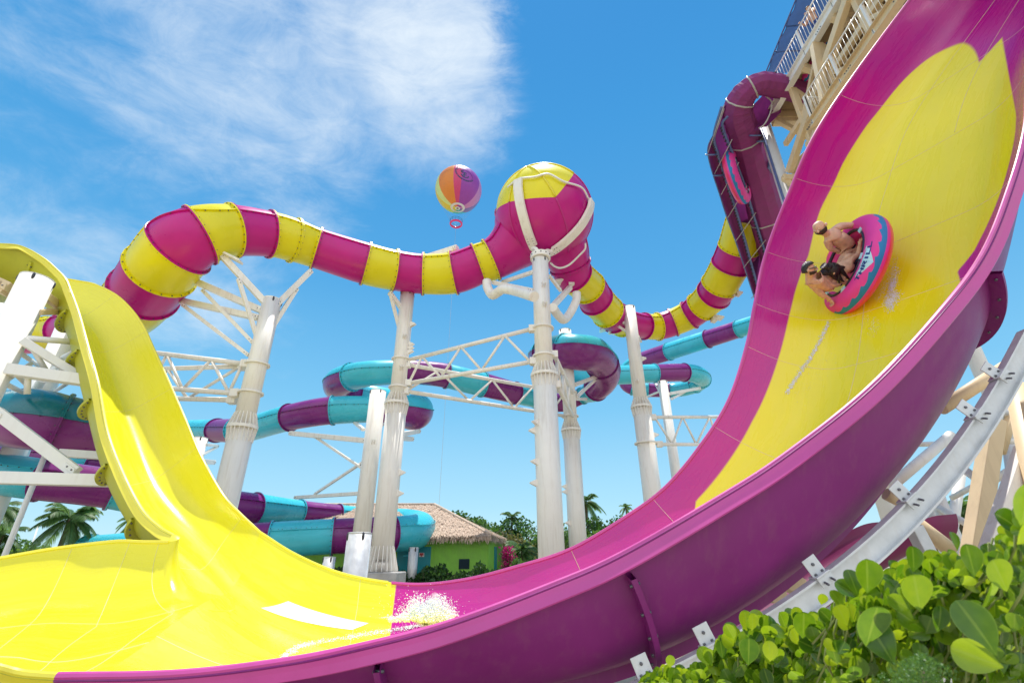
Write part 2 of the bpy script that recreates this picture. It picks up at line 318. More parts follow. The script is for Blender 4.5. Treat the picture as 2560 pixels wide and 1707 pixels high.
WC = bez(Lt, V(Lt[0]+.02, Lt[1]+.12, zf+.02), S0[ic], 19); tc_ = np.r_[WC[:-1], follow(S0[ic:], 31)]
for i in range(60): Gc[i] += (tc_-Gc[0] if i == 0 else Dc)*(1-ss(0, 60, i)) if i else 0*tc_; Dc = (tc_-Gc[0]) if i == 0 else Dc
Gc[0] = tc_
Gc = fair(Gc, (0, 14), (238, 240), 45); Gc[0] = tc_
chute, Oc = shell('chute', Gc, np.ones(Gc.shape[:2]), [M['ride_calm'], M['outer_yellow']], slide, .05, -1)
BS = [(143, 1685, 5.5, 422, 1353, 9.05), (60, 1678, 5.5, 360, 1353, 9.0), (0, 1664, 5.4, 298, 1351, 8.95), (-100, 1640, 5.2, 208, 1360, 8.9), (-250, 1620, 5, 119, 1372, 8.7),
      (-450, 1600, 4.8, 0, 1393, 8.4), (-700, 1590, 4.5, -200, 1430, 8.)]
BSs = [(at('X', a, b, y), at('X', c, d, z), .5, .45, .45, .85) for a, b, y, c, d, z in BS]
Cb = controls(BSs); Cb[0, 0] = CM_[0, 0]; Cb[0, 1] = CM_[0, 1]; Cb[0, 2] = G0; Cb[0, 3] = V(Cb[0, 4][0]+.1, Cb[0, 4][1]-.1, G0[2]-.02); Cb[1, 2:4] = Cb[1, 2:4]*.5+.25*(Cb[0, 2:4]+Cb[2, 2:4])
Gb, Ub, _ = loft(None, 120, 49, Cb)
Bt = Gb[0, -1].copy(); ib = int(np.argmin(abs(S0[:, 1]-(Bt[1]-.6))))
WB = bez(S0[ib], V(Bt[0]+.02, Bt[1]-.1, zf), Bt, 19); tb0 = np.r_[follow(S0[:ib+1], 31)[:-1], WB]; Db = tb0-Gb[0]
for i in range(40): Gb[i] = Gb[i]+Db*(1-ss(0, 40, i))
basin, Ob = shell('exit_basin', Gb, np.ones(Gb.shape[:2]), [M['ride_calm'], M['outer_yellow']], slide, .05, -1)
# rounded nose where the chute's left wall meets the basin's back wall
fa = WB; fc = WC[::-1]; mbn = MB(); rows = []
for h in np.linspace(-.2, 1, 44):
    hh = max(h, 0); ia = hh*(len(fa)-1); ic = hh*(len(fc)-1)
    A_ = np.array([np.interp(ia, range(len(fa)), fa[:, j]) for j in range(3)]); C_ = np.array([np.interp(ic, range(len(fc)), fc[:, j]) for j in range(3)])
    if h < 0: A_ = A_+V(0, 0, h); C_ = C_+V(0, 0, h)
    mid = (A_+C_)/2; fl = .15+.24*(1-hh)**2.2
    rows.append([mid+(A_-C_)/2*math.cos(t)+V(fl, -.12*fl, -.13*(1-hh)**2)*math.sin(t) for t in np.linspace(0, PI, 21)])
mbn.grid(np.array(rows)); NOSE = np.array(rows)
no = mbn.build('nose', M['ride_calm'], slide); at_ = no.data.attributes.new('paint', 'FLOAT', 'POINT'); at_.data.foreach_set('value', np.ones(len(no.data.vertices), np.float32))
cap = MB(); tp = NOSE[-1]; ce = tp.mean(axis=0)+V(-.1, 0, .02); cap.grid(np.array([[p*(1-q)+ce*q+V(0, 0, .03*math.sin(q*PI*.8)) for p in tp] for q in np.linspace(0, 1, 5)])); cap.build('nose_cap', M['rim_yellow'], slide)
# rims
def edge_lip(name, G, e, i0, i1, mat, **kw):
    P = G[i0:i1, 0 if e == 0 else -1]; o, u = side_dirs(G[:, 0 if e == 0 else -1], G, e); return lip(name, P, o[i0:i1], u[i0:i1], mat, slide, **kw)
edge_lip('rim', Gm, 0, 0, 420, M['rim_magenta'], w=.15, drop=.11)
jm = int(np.argmin(abs(Um-2.78)))
edge_lip('rim', Gm, 1, 0, jm, M['rim_yellow'], w=.1, drop=.05); edge_lip('rim', Gm, 1, jm, 420, M['rim_magenta'], w=.1, drop=.05)
edge_lip('rim', Gc, 0, 0, 240, M['rim_yellow'], w=.13, drop=.09); edge_lip('rim', Gc, 1, 0, 240, M['rim_yellow'], w=.1, drop=.05)
edge_lip('rim', Gb, 0, 0, 120, M['rim_yellow'], w=.15, drop=.11); edge_lip('rim', Gb, 1, 0, 120, M['rim_yellow'], w=.1, drop=.05)
# panel seams: thin caulk lines following the surface
def seam(P, Nn, mat, r=.0034, name='seam'):
    mb = MB(); mb.tube(P+Nn*.002, r, 6); return mb.build(name, mat, slide)
Nm = normals(Gm); Nc = -normals(Gc); Nb = -normals(Gb)
for u in (2.3, 5.95, 7.6, 9.4, 11.05, 12.05, 13.08, 14.25, 15.2, 16.1):
    i = int(np.argmin(abs(Um-u))); seam(Gm[i], Nm[i], M['seam_pink'] if u > 6 else M['seam'])
for j, a, b in ((24, 0, 170), (46, 120, 420), (30, 300, 420)): seam(Gm[a:b, j], Nm[a:b, j], M['seam'], .005)
for u in (.8, 3.2, 4.9, 6.6, 8.2): i = int(np.argmin(abs(Uc-u))); seam(Gc[i], Nc[i], M['seam'])
for u in (.35, 1.6, 3.3): i = int(np.argmin(abs(Ub-u))); seam(Gb[i], Nb[i], M['seam'])
seam(Gb[:, 31], Nb[:, 31], M['seam']); seam(Gb[:, 17], Nb[:, 17], M['seam'], .005)
# joint flanges across the outer skin, with bolts
def flange(G, O, i, j0, j1, sgn, mat, h=.16, parent=slide, scallop=False):
    Nn = normals(G)[i]*sgn; T = nz(G[min(i+1, len(G)-1), 10]-G[i-1, 10]); mb = MB(); n = j1-j0
    P = O[i, j0:j1]; hs = np.array([h*(1 if not scallop else math.sin(PI*(q+.5)/n)**.5) for q in range(n)])[:, None]
    R_ = np.array([P-T*.03+Nn[j0:j1]*.01, P-T*.03-Nn[j0:j1]*hs, P+T*.03-Nn[j0:j1]*hs, P+T*.03+Nn[j0:j1]*.01]); mb.grid(R_.transpose(1, 0, 2), closev=True, smooth=False)
    for q in range(1, n-1, max(1, n//9)):
        c = P[q]-Nn[j0+q]*hs[q]*.55; mb.cyl(c-T*.055, c+T*.055, .017, 8, mi=1)
    mb.build('joint_flange', [mat, M['bolt']], parent)
for u in (.02, 3.1, 6.0, 10.9, 14.3): flange(Gm, Om, int(np.argmin(abs(Um-u))), 2, 38, 1, M['outer_magenta'])
for u in (2., 3.4, 4.8, 6.1, 7.4): flange(Gc, Oc, int(np.argmin(abs(Uc-u))), 3, 22, -1, M['outer_yellow'], .17, scallop=True)
flange(Gc, Oc, int(np.argmin(abs(Uc-11.3))), 2, 24, -1, M['outer_yellow'], .05)
# lengthwise flange under the near wall and its brackets
jf = 26; mb = MB(); rows = []
for i in range(0, 420, 2):
    dn = -Nm[i, jf]; p = Om[i, jf]; t = nz(np.cross(dn, Gm[min(i+1, 419), jf]-Gm[max(i-1, 0), jf]))*.012; rows.append([p-dn*.02-t, p+dn*.17-t, p+dn*.17+t, p-dn*.02+t])
mb.grid(np.array(rows), closev=True, smooth=False); mb.build('keel_flange', M['outer_magenta'], slide)
# flat white patch lying just above the trough floor
pw = [onwall('J', *q) for q in ((512, 402), (742, 345), (1418, 530), (1275, 586))]
def pwq(f, g): a = np.array(pw); return (a[0]*(1-f)+a[3]*f)*(1-g)+(a[1]*(1-f)+a[2]*f)*g
mb = MB(); mb.grid(np.array([[wallpt(*pwq(f, g), .008) for g in np.linspace(0, 1, 10)] for f in np.linspace(0, 1, 40)])); M['white_patch'] = gloss('flat white patch', (.86, .86, .86), .3, .02); mb.build('white_patch', M['white_patch'], slide)
# ------------------------------------------------------------------ support columns and trusses
def gz(p): return terrain(p[0], p[1])
def terrain(x, y):
    r = ss(13, 24, y)*1.25; return r+.12*math.sin(x*.3)*math.sin(y*.22)*ss(14, 20, y)
GC = 'support columns of the slides'
def column(label, top, Y, rl, ru, collar=None, rings=(), foot=False, lugs=(), name='support_column', mat='cream'):
    """top: image pixel of the head; collar/rings/lugs: image pixels giving heights (frame, x, y)"""
    T_ = at(*top, Y); b = T_.copy(); b[2] = gz(T_)-.1; t = thing(name, label, 'column', tuple(b), GC)
    hz = lambda q: at(*q, Y)[2]
    zc = hz(collar) if collar else T_[2]
    z0 = at(*foot, Y)[2] if foot else b[2]
    P = lambda z: V(T_[0], T_[1], z)
    mb = MB(); mb.cyl(P(z0), P(zc if collar else T_[2]), rl, 28); mb.build('pole', M[mat], t)
    if collar:
        mb = MB(); mb.cyl(P(zc), P(T_[2]), ru, 28); mb.build('upper_pole', M[mat], t)
        mb = MB(); mb.lathe(P(zc), (0, 0, 1), [(rl, -.05), (rl*1.22, -.05), (rl*1.22, .05), (ru, .05)], 28, smooth=False)
        for k in range(20):
            a = 2*PI*k/20; d = V(math.cos(a), math.sin(a), 0); s_ = V(-d[1], d[0], 0)*.012
            for z1, z2, ri in ((-.05, -.48, rl), (.05, .48, ru)):
                o = P(zc); q = [o+d*ri*.97+V(0, 0, z1), o+d*rl*1.2+V(0, 0, z1), o+d*(ri+.02)+V(0, 0, z2), o+d*ri*.97+V(0, 0, z2)]
                mb.add([p+s_ for p in q]+[p-s_ for p in q], [(0, 1, 2, 3), (7, 6, 5, 4), (0, 4, 5, 1), (1, 5, 6, 2), (2, 6, 7, 3)], 0, False)
        mb.build('ribbed_collar', M[mat], t)
    for q in rings:
        z = hz(q); r = ru if z > zc else rl; mb = MB(); mb.lathe(P(z), (0, 0, 1), [(r*.9, -.03), (r*1.28, -.03), (r*1.28, .03), (r*.9, .03)], 28, smooth=False); mb.build('ring_plate', M[mat], t)
    for q, sd in lugs:
        z = hz(q); r = ru if z > zc else rl; d = nz(V(sd, -.25, 0)); mb = MB(); o = P(z)+d*(r+.08); s_ = V(-d[1], d[0], 0)
        for e in (-1, 1):
            b_ = P(z)+d*(r-.01)+s_*.06*e; tri = [b_+V(0, 0, .13), b_+d*.24+V(0, 0, .02), b_+d*.24-V(0, 0, .02), b_-V(0, 0, .13)]
            mb.add([p+s_*.012 for p in tri]+[p-s_*.012 for p in tri], [(0, 1, 2, 3), (7, 6, 5, 4), (0, 4, 5, 1), (1, 5, 6, 2), (2, 6, 7, 3)], 0, False)
        mb.build('lug', M[mat], t)
    mb = MB(); r = ru if collar else rl; mb.lathe(P(T_[2]), (0, 0, 1), [(r, -.02), (r*1.01, .02), (r*.86, .03), (r*.86, -.2), (.01, -.2)], 28, smooth=False)
    for a in (.6, 2.2, 3.8, 5.3): mb.sphere(P(T_[2]-.07)+V(math.cos(a), math.sin(a), 0)*r*.99, .10, 6, 1, (.35, .35, 1))
    mb.build('cap', [M[mat], M['dark']], t)
    if foot:
        mb = MB(); mb.abox((T_[0]-rl*1.9, Y-rl*1.9, b[2]-.3), (T_[0]+rl*1.9, Y+rl*1.9, z0-.32)); bev(mb.build('footing', M['concrete'], t), .04)
        mb = MB()
        for k in range(20):
            a = 2*PI*k/20; d = V(math.cos(a), math.sin(a), 0); s_ = V(-d[1], d[0], 0)*.012; o = P(z0-.3)
            q = [o+d*rl*.95, o+d*rl*1.5, o+d*rl*1.5+V(0, 0, .06), o+d*rl*1.02+V(0, 0, .85), o+d*rl*.95+V(0, 0, .85)]
            mb.add([p+s_ for p in q]+[p-s_ for p in q], [(0, 1, 2, 3, 4), (9, 8, 7, 6, 5), (1, 6, 7, 2), (2, 7, 8, 3), (0, 5, 6, 1)], 0, False)
        mb.cyl(P(z0-.32), P(z0+.1), rl, 28); mb.build('base_ribs', M[mat], t)
    return t
def arm(t, p, q, w=.16, h=None, mat='cream', name='support_arm', cap=True):
    mb = MB(); mb.bar(p, q, w, h or w*1.1)
    if cap:
        d = nz(q-p)
        for e, o in ((p, d*.12), (q, -d*.12)):
            s_ = nz(np.cross(d, V(0, 0, 1))); mb.box(e+o, (d*.13, s_*(w*.62), V(0, 0, 1)*w*.30)); 
            for k in (-1, 1): mb.cyl(e+o+d*.06*k-s_*w*.7, e+o+d*.06*k+s_*w*.7, .022, 6, mi=1)
    return bev(mb.build(name, [M[mat], M['bolt']], t), .012)
def pipe(t, P, r, mat='cream', name='pipe', n=14):
    mb = MB(); mb.tube(np.array(P), r, n); return mb.build(name, M[mat], t)
def truss(label, tc, bc, nodes, r=.09, rw=.055):
    """tc/bc: end points of the two chords; nodes: list of (fraction on top chord, fraction on bottom chord)"""
    t = thing('truss_beam', label, 'truss', tuple((tc[0]+tc[1]+bc[0]+bc[1])/4), 'lattice beams between the columns')
    pipe(t, tc, r, name='top_chord'); pipe(t, bc, r, name='bottom_chord')
    prev = None
    for k, (side, f) in enumerate(nodes):
        p = (tc[0]*(1-f)+tc[1]*f) if side == 't' else (bc[0]*(1-f)+bc[1]*f)
        if prev is not None: pipe(t, [prev, p], rw, name='web_bar', n=10)
        prev = p
    for e in (tc[0], tc[1], bc[0], bc[1]):
        mb = MB(); mb.abox(e-.14, e+.14); bev(mb.build('end_plate', M['cream'], t), .02)
    return t
cL = column('tall cream column leaning arms into the left bend of the yellow and magenta tube', ('A', 1862, 850), 15.5, .385, .325, ('B', 1592, 455), [('A', 1740, 1290), ('A', 1680, 1485)])
c2 = column('cream column on a concrete block under the dip of the striped tube', ('C', 862, 955), 19.3, .42, .325, ('D', 655, 483), [('D', 690, 228), ('D', 670, 390)], ('D', 562, 1395),
            [(('D', 662, 880), 1), (('D', 650, 1000), 1), (('D', 745, 145), 1), (('D', 742, 165), 1), (('D', 740, 185), 1), (('D', 765, 30), 1), (('D', 720, 110), .1), (('D', 695, 290), .1)])
cC = column('central cream column carrying the striped sphere on two curved arms', ('C', 1758, 735), 17., .44, .345, ('D', 1530, 320), [('D', 1517, 50), ('D', 1527, 210)], None,
            [(('D', 1490, 600), -.3), (('D', 1490, 820), -.5), (('D', 1480, 940), -1), (('D', 1480, 640), -1), (('T', 665, 1265), .05), (('T', 660, 1100), .05)])
c4 = column('cream column crossing the low point of the striped tube at the right', ('E', 665, 845), 23.5, .44, .34, ('W', 1478, 935), [('W', 1485, 1018)], None, [(('E', 760, 1250), .8), (('E', 765, 1440), -.1), (('W', 1475, 1000), 1)])
cB = column('cream column rising behind the central column into the purple spiral', ('D', 1643, 62), 25., .44, .36, ('D', 1685, 635), [('D', 1690, 420), ('D', 1685, 555)], None, [(('D', 1660, 960), -.8), (('D', 1660, 990), -.8), (('D', 1680, 1170), -.4)])
cP = column('thick cream column with cantilevered brackets behind the footed column', ('D', 566, 412), 21.5, .37, .37, None, [], ('D', 385, 1400), [(('D', 530, 710), .1)])
cS = column('short white column peeping over the yellow chute beside the turquoise tube', ('B', 1357, 527), 20.5, .28, .28, None, [], None, (), mat='white_steel')
cE = column('far white column under the small turquoise loop on the right', ('E', 928, 1425), 33., .34, .34)
n1 = column('big white column under the crest of the yellow chute at left', ('P', 366, 385), 10.4, .345, .345, None, [], None, (), mat='white_steel')
n2 = column('white column half hidden behind the yellow chute beside the striped tube end', ('P', 678, 848), 18.5, .42, .42, None, [], None, (), mat='white_steel')
n3 = column('white column cut by the left edge of the view', ('P', 8, 640), 16., .34, .34, None, [], None, (), mat='white_steel')
p1_ = column('short mottled galvanised post behind the yellow chute rim', ('D', 460, 1230), 12.6, .29, .29, None, [], None, (), 'support_post', 'galv')
p2_ = column('slim galvanised post under the turquoise elbow', ('D', 771, 1312), 23.5, .215, .215, None, [], None, (), 'support_post', 'galv')
p3_ = column('stubby galvanised post under the turquoise and purple tube', ('D', 286, 1368), 19.5, .22, .22, None, [], None, (), 'support_post', 'galv')
# arms that carry the left bend
cx = lambda f, x, y: at(f, x, y, 15.45)
for (x, y, t, x2, y2, w) in ((1115, 625, 18.3, 1800, 925, .21), (980, 797, 18.8, 1770, 970, .2), (1505, 532, 17.6, 1845, 900, .2), (1385, 782, 17.9, 1730, 1140, .12), (1250, 882, 18.1, 1700, 1225, .12),
                             (1630, 702, 17.2, 1765, 1130, .12), (2125, 650, 19.3, 1885, 885, .18), (2030, 770, 18.6, 1835, 1080, .13)):
    arm(cL, dep('A', x, y, t), cx('A', x2, y2), w)
for x, y, t, a, w in ((1190, 590, 17.4, .44, .9), (1060, 750, 18.1, .44, .9), (1560, 545, 17.6, .6, .5)):
    o = dep('A', x, y, t); mb = MB(); mb.box(o, (nz(V(.85, .3, -.35))*w, V(0, .16, 0), V(0, 0, .05))); bev(mb.build('saddle_plate', M['cream'], cL), .02)
arm(c2, dep('C', 740, 950, 21.6), at('C', 835, 1075, 19.3), .17); arm(c2, dep('C', 750, 975, 21.6), at('C', 805, 1190, 19.3), .12)
arm(c2, dep('C', 1200, 650, 23.2), dep('C', 1010, 710, 23.8), .26)
# central column: curved arms round the sphere, pump pipes, struts
SPH = dep('T', 683, 466, 22.6); SPR = 2.28
def hug(pts, w, name):
    Q = arc(np.array([at(f, x, y, Y) for f, x, y, Y in pts]), 30); mb = MB(); rows = []
    for i, p in enumerate(Q):
        T_ = nz(Q[min(i+1, 29)]-Q[max(i-1, 0)]); n_ = nz(p-SPH); s_ = nz(np.cross(T_, n_)); n_ = np.cross(s_, T_); rows.append([p+s_*w/2, p+s_*w/2+n_*.14, p-s_*w/2+n_*.14, p-s_*w/2])
    mb.grid(np.array(rows), closev=True, smooth=False)
    for k in (19, 20, 21):
        for e in (-.3, .3): T_ = nz(Q[k+1]-Q[k-1]); n_ = nz(Q[k]-SPH); s_ = nz(np.cross(T_, n_)); mb.sphere(Q[k]+n_*.15+s_*w*e, .025, 4, 1)
    return mb.build(name, [M['cream'], M['bolt']], cC)
def sph(f, x, y, r=SPR):                                  # image pixel carried onto the sphere's near side
    d = ray(f, x, y); o = CAM-SPH; a = d@d; b = 2*d@o; c = o@o-r*r; D = b*b-4*a*c
    return CAM+d*((-b-math.sqrt(D))/(2*a)) if D > 0 else CAM+d*(-b/(2*a))
def hugs(pts, w):
    P = [sph('T', x, y, SPR+.06) for x, y in pts]; end = at('T', 650, 800, 17.05); P.append((P[-1]*.4+end*.6)+V(0, 0, .08)); P.append(end)
    Q = arc(np.array(P), 34); mb = MB(); rows = []
    for i, p in enumerate(Q):
        T_ = nz(Q[min(i+1, 33)]-Q[max(i-1, 0)]); n_ = nz(p-SPH); s_ = nz(np.cross(T_, n_)); n_ = np.cross(s_, T_); n_ = n_ if n_@(p-SPH) > 0 else -n_; rows.append([p+s_*w/2, p+s_*w/2+n_*.14, p-s_*w/2+n_*.14, p-s_*w/2])
    mb.grid(np.array(rows), closev=True, smooth=False)
    for k in (22, 23, 24):
        for e in (-.3, .3): T_ = nz(Q[k+1]-Q[k-1]); n_ = nz(Q[k]-SPH); s_ = nz(np.cross(T_, n_)); mb.sphere(Q[k]+n_*.15+s_*w*e, .022, 4, 1)
    mb.build('curved_arm', [M['cream'], M['bolt']], cC)
hugs([(468, 175), (468, 260), (490, 400), (545, 600), (600, 740)], .40)
hugs([(1075, 350), (1060, 430), (985, 560), (860, 690), (740, 775)], .40)
o = at('T', 651, 830, 17.); mb = MB(); mb.lathe(o, (0, 0, 1), [(.345, -.12), (.43, -.10), (.43, .12), (.345, .14), (.0, .14)], 28, smooth=False)
for k in range(12): a = 2*PI*k/12; mb.sphere(o+V(math.cos(a)*.435, math.sin(a)*.435, .02), .03, 4, 1)
mb.build('head_flange', [M['cream'], M['bolt']], cC)
arm(cC, dep('T', 250, 1045, 22.0), at('T', 590, 1115, 17.), .17); arm(cC, dep('T', 330, 1040, 22.4), at('T', 590, 955, 17.), .14)
arm(cC, dep('T', 905, 1085, 22.8), at('T', 735, 1270, 17.), .2); arm(cC, dep('T', 825, 1115, 20.5), at('T', 725, 985, 17.), .12)
pipe(cC, arc([dep('T', 195, 1030, 21.), dep('T', 200, 1085, 20.8), dep('T', 240, 1150, 20.3), dep('T', 290, 1125, 20.), dep('T', 340, 1100, 19.7), dep('T', 450, 1120, 19.), dep('T', 600, 1165, 17.6)], 40), .2, name='water_pipe')
pipe(cC, arc([dep('T', 755, 1255, 19.2), dep('T', 800, 1320, 20.), dep('T', 850, 1360, 20.6), dep('T', 900, 1310, 21.2), dep('T', 955, 1200, 21.8), dep('T', 960, 1130, 22.)], 40), .19, name='water_pipe')
# column 4 arms, spiral support arms, cantilevers on the thick column
for a in ((440, 900, 27.2, 640, 918, .17), (455, 905, 27.2, 645, 1030, .12), (540, 1050, 28, 625, 955, .14), (760, 1110, 29, 740, 1070, .12)): arm(c4, dep('E', a[0], a[1], a[2]), at('E', a[3], a[4], 23.5), a[5])
for a in ((420, 1380, 28.5, 240, 1450, .2), (400, 1410, 28.5, 255, 1545, .15), (330, 1560, 31, 250, 1560, .15)): arm(cB, dep('E', a[0], a[1], a[2]), at('E', a[3], a[4], 25), a[5])
for a in ((60, 652, 24, 510, 696, .2), (205, 675, 23.2, 495, 868, .1), (200, 1002, 23.2, 490, 810, .1), (88, 1022, 24, 475, 997, .14), (800, 640, 25.5, 690, 660, .2), (760, 685, 24, 680, 680, .2), (430, 590, 25, 480, 630, .14), (590, 600, 25, 530, 680, .14)):
    arm(cP, dep('D', a[0], a[1], a[2]), at('D', a[3], a[4], 21.5), a[5])
for a in ((1220, 1475, 38, 975, 1520, .2), (1110, 1500, 37, 1000, 1560, .14), (870, 1430, 37, 930, 1540, .16), (800, 1545, 38, 930, 1490, .12)): arm(cE, dep('E', a[0], a[1], a[2]), at('E', a[3], a[4], 33), a[5])
arm(cS, dep('B', 1470, 580, 27), at('B', 1385, 570, 20.5), .12); arm(cS, dep('B', 1470, 585, 27), at('B', 1365, 640, 20.5), .1); arm(cS, dep('B', 1440, 690, 23), at('B', 1355, 685, 20.5), .2)
# lattice beams
truss('upper lattice beam rising from the footed column to the central column', [at('C', 850, 1410, 19.3), at('C', 1705, 1195, 17.)], [at('C', 870, 1562, 19.3), at('C', 1712, 1415, 17.)],
      [('b', 0), ('t', .14), ('b', .28), ('t', .46), ('b', .61), ('t', .80), ('b', .98)])
truss('lower lattice beam sloping down to the column behind the central one', [at('D', 735, 257, 19.3), at('D', 1680, 425, 25.)], [at('D', 725, 410, 19.3), at('D', 1680, 558, 25.)],
      [('b', 0), ('t', .16), ('b', .33), ('t', .46), ('b', .60), ('t', .72), ('b', .84), ('t', .95)])
truss('steep lattice beam seen end on between the two central columns', [at('D', 1580, 200, 17.), at('D', 1688, 425, 25.)], [at('D', 1595, 372, 17.), at('D', 1690, 558, 25.)],
      [('b', 0), ('t', .1), ('b', .3), ('t', .4), ('b', .6), ('t', .7), ('b', .9)])
truss('front lattice beam running left from the left bend column', [at('A', 1680, 1285, 15.4), at('A', 700, 1165, 17.)], [at('A', 1610, 1485, 15.4), at('A', 800, 1425, 17.)], [('t', .02), ('b', .05), ('t', .22), ('b', .42), ('t', .52), ('b', .7), ('t', .9)])
truss('rear lattice beam running left from the left bend column', [at('A', 1665, 1300, 15.6), at('A', 700, 1330, 18.5)], [at('A', 1590, 1530, 15.6), at('A', 800, 1510, 18.5)], [('t', .02), ('b', .35), ('t', .5), ('b', .62), ('t', .8)])
truss('white lattice beam between the two right hand columns below the tube', [at('W', 1500, 958, 23.5), at('W', 1660, 957, 26)], [at('W', 1515, 1020, 23.5), at('W', 1650, 1020, 26)], [('t', .02), ('b', .2), ('t', .4), ('b', .6), ('t', .8), ('b', 1)])
pp = lambda x, y, Y: at('P', x, y, Y)
for a, b, w, nm in (((175, 955, 10.4), (735, 1000, 11.2), .15, 1), ((215, 985, 10.4), (800, 1345, 11.2), .17, 0), ((30, 1262, 10.4), (850, 1378, 11.), .24, 0), ((150, 1075, 10.4), (405, 1250, 15.), .12, 1),
                 ((330, 1080, 10.6), (455, 1285, 11.), .12, 1), ((0, 1385, 10.6), (230, 1495, 14.), .13, 1), ((280, 1240, 10.6), (265, 1510, 10.8), .13, 1), ((20, 1400, 10.5), (300, 1215, 12.), .12, 1), ((160, 1320, 10.5), (260, 1420, 12.), .1, 1),
                 ((155, 1060, 10.5), (240, 990, 10.6), .1, 1)):
    (pipe(n1, [pp(*a), pp(*b)], w/2, 'white_steel', 'brace') if nm else arm(n1, pp(*a), pp(*b), w, mat='white_steel', name='brace', cap=False))
for a, b, w in (((490, 1285, 18.5), (750, 1140, 15.), .16), ((510, 1500, 18.5), (680, 1390, 16.), .14), ((600, 1150, 18.5), (720, 1090, 15.), .12), ((330, 1500, 18.4), (420, 1360, 17.5), .3)): pipe(n2, [pp(*a), pp(*b)], w/2, 'white_steel', 'brace')
qq = lambda x, y, Y: at('Q', x, y, Y)
arm(n1, qq(-40, 240, 10.4), qq(680, 785, 11.), .22, mat='white_steel', name='brace'); arm(n1, qq(-60, 832, 10.4), qq(1060, 862, 11.), .23, mat='white_steel', name='brace', cap=False)
arm(n1, qq(540, 612, 12.), qq(960, 640, 12.), .17, mat='white_steel', name='brace', cap=False); arm(n1, pp(-40, 430, 10.5), pp(90, 490, 10.6), .3, mat='tan', name='brace')
arm(n1, pp(-20, 360, 10.8), pp(170, 470, 11.2), .2, mat='tan', name='brace', cap=False); arm(n1, pp(440, 545, 10.6), pp(640, 690, 11.6), .17, mat='tan', name='brace', cap=False); arm(n1, pp(370, 705, 10.5), pp(640, 700, 11.6), .14, mat='tan', name='brace', cap=False)
# the vertical white pole at far left
pb = at('Q', 40, 1530, 15.); lp = thing('flag_pole', 'slim bare white pole standing in front of the palms at far left', 'pole', (pb[0], pb[1], gz(pb)))
pipe(lp, [V(pb[0], pb[1], gz(pb)), V(pb[0], pb[1], at('Q', 285, 1025, 15.)[2]+1.5)], .075, 'white_steel', 'shaft'); mb = MB(); mb.lathe(V(pb[0], pb[1], gz(pb)), (0, 0, 1), [(.22, 0), (.22, .04), (.1, .08), (.08, .2)], 16); mb.build('base_plate', M['white_steel'], lp)
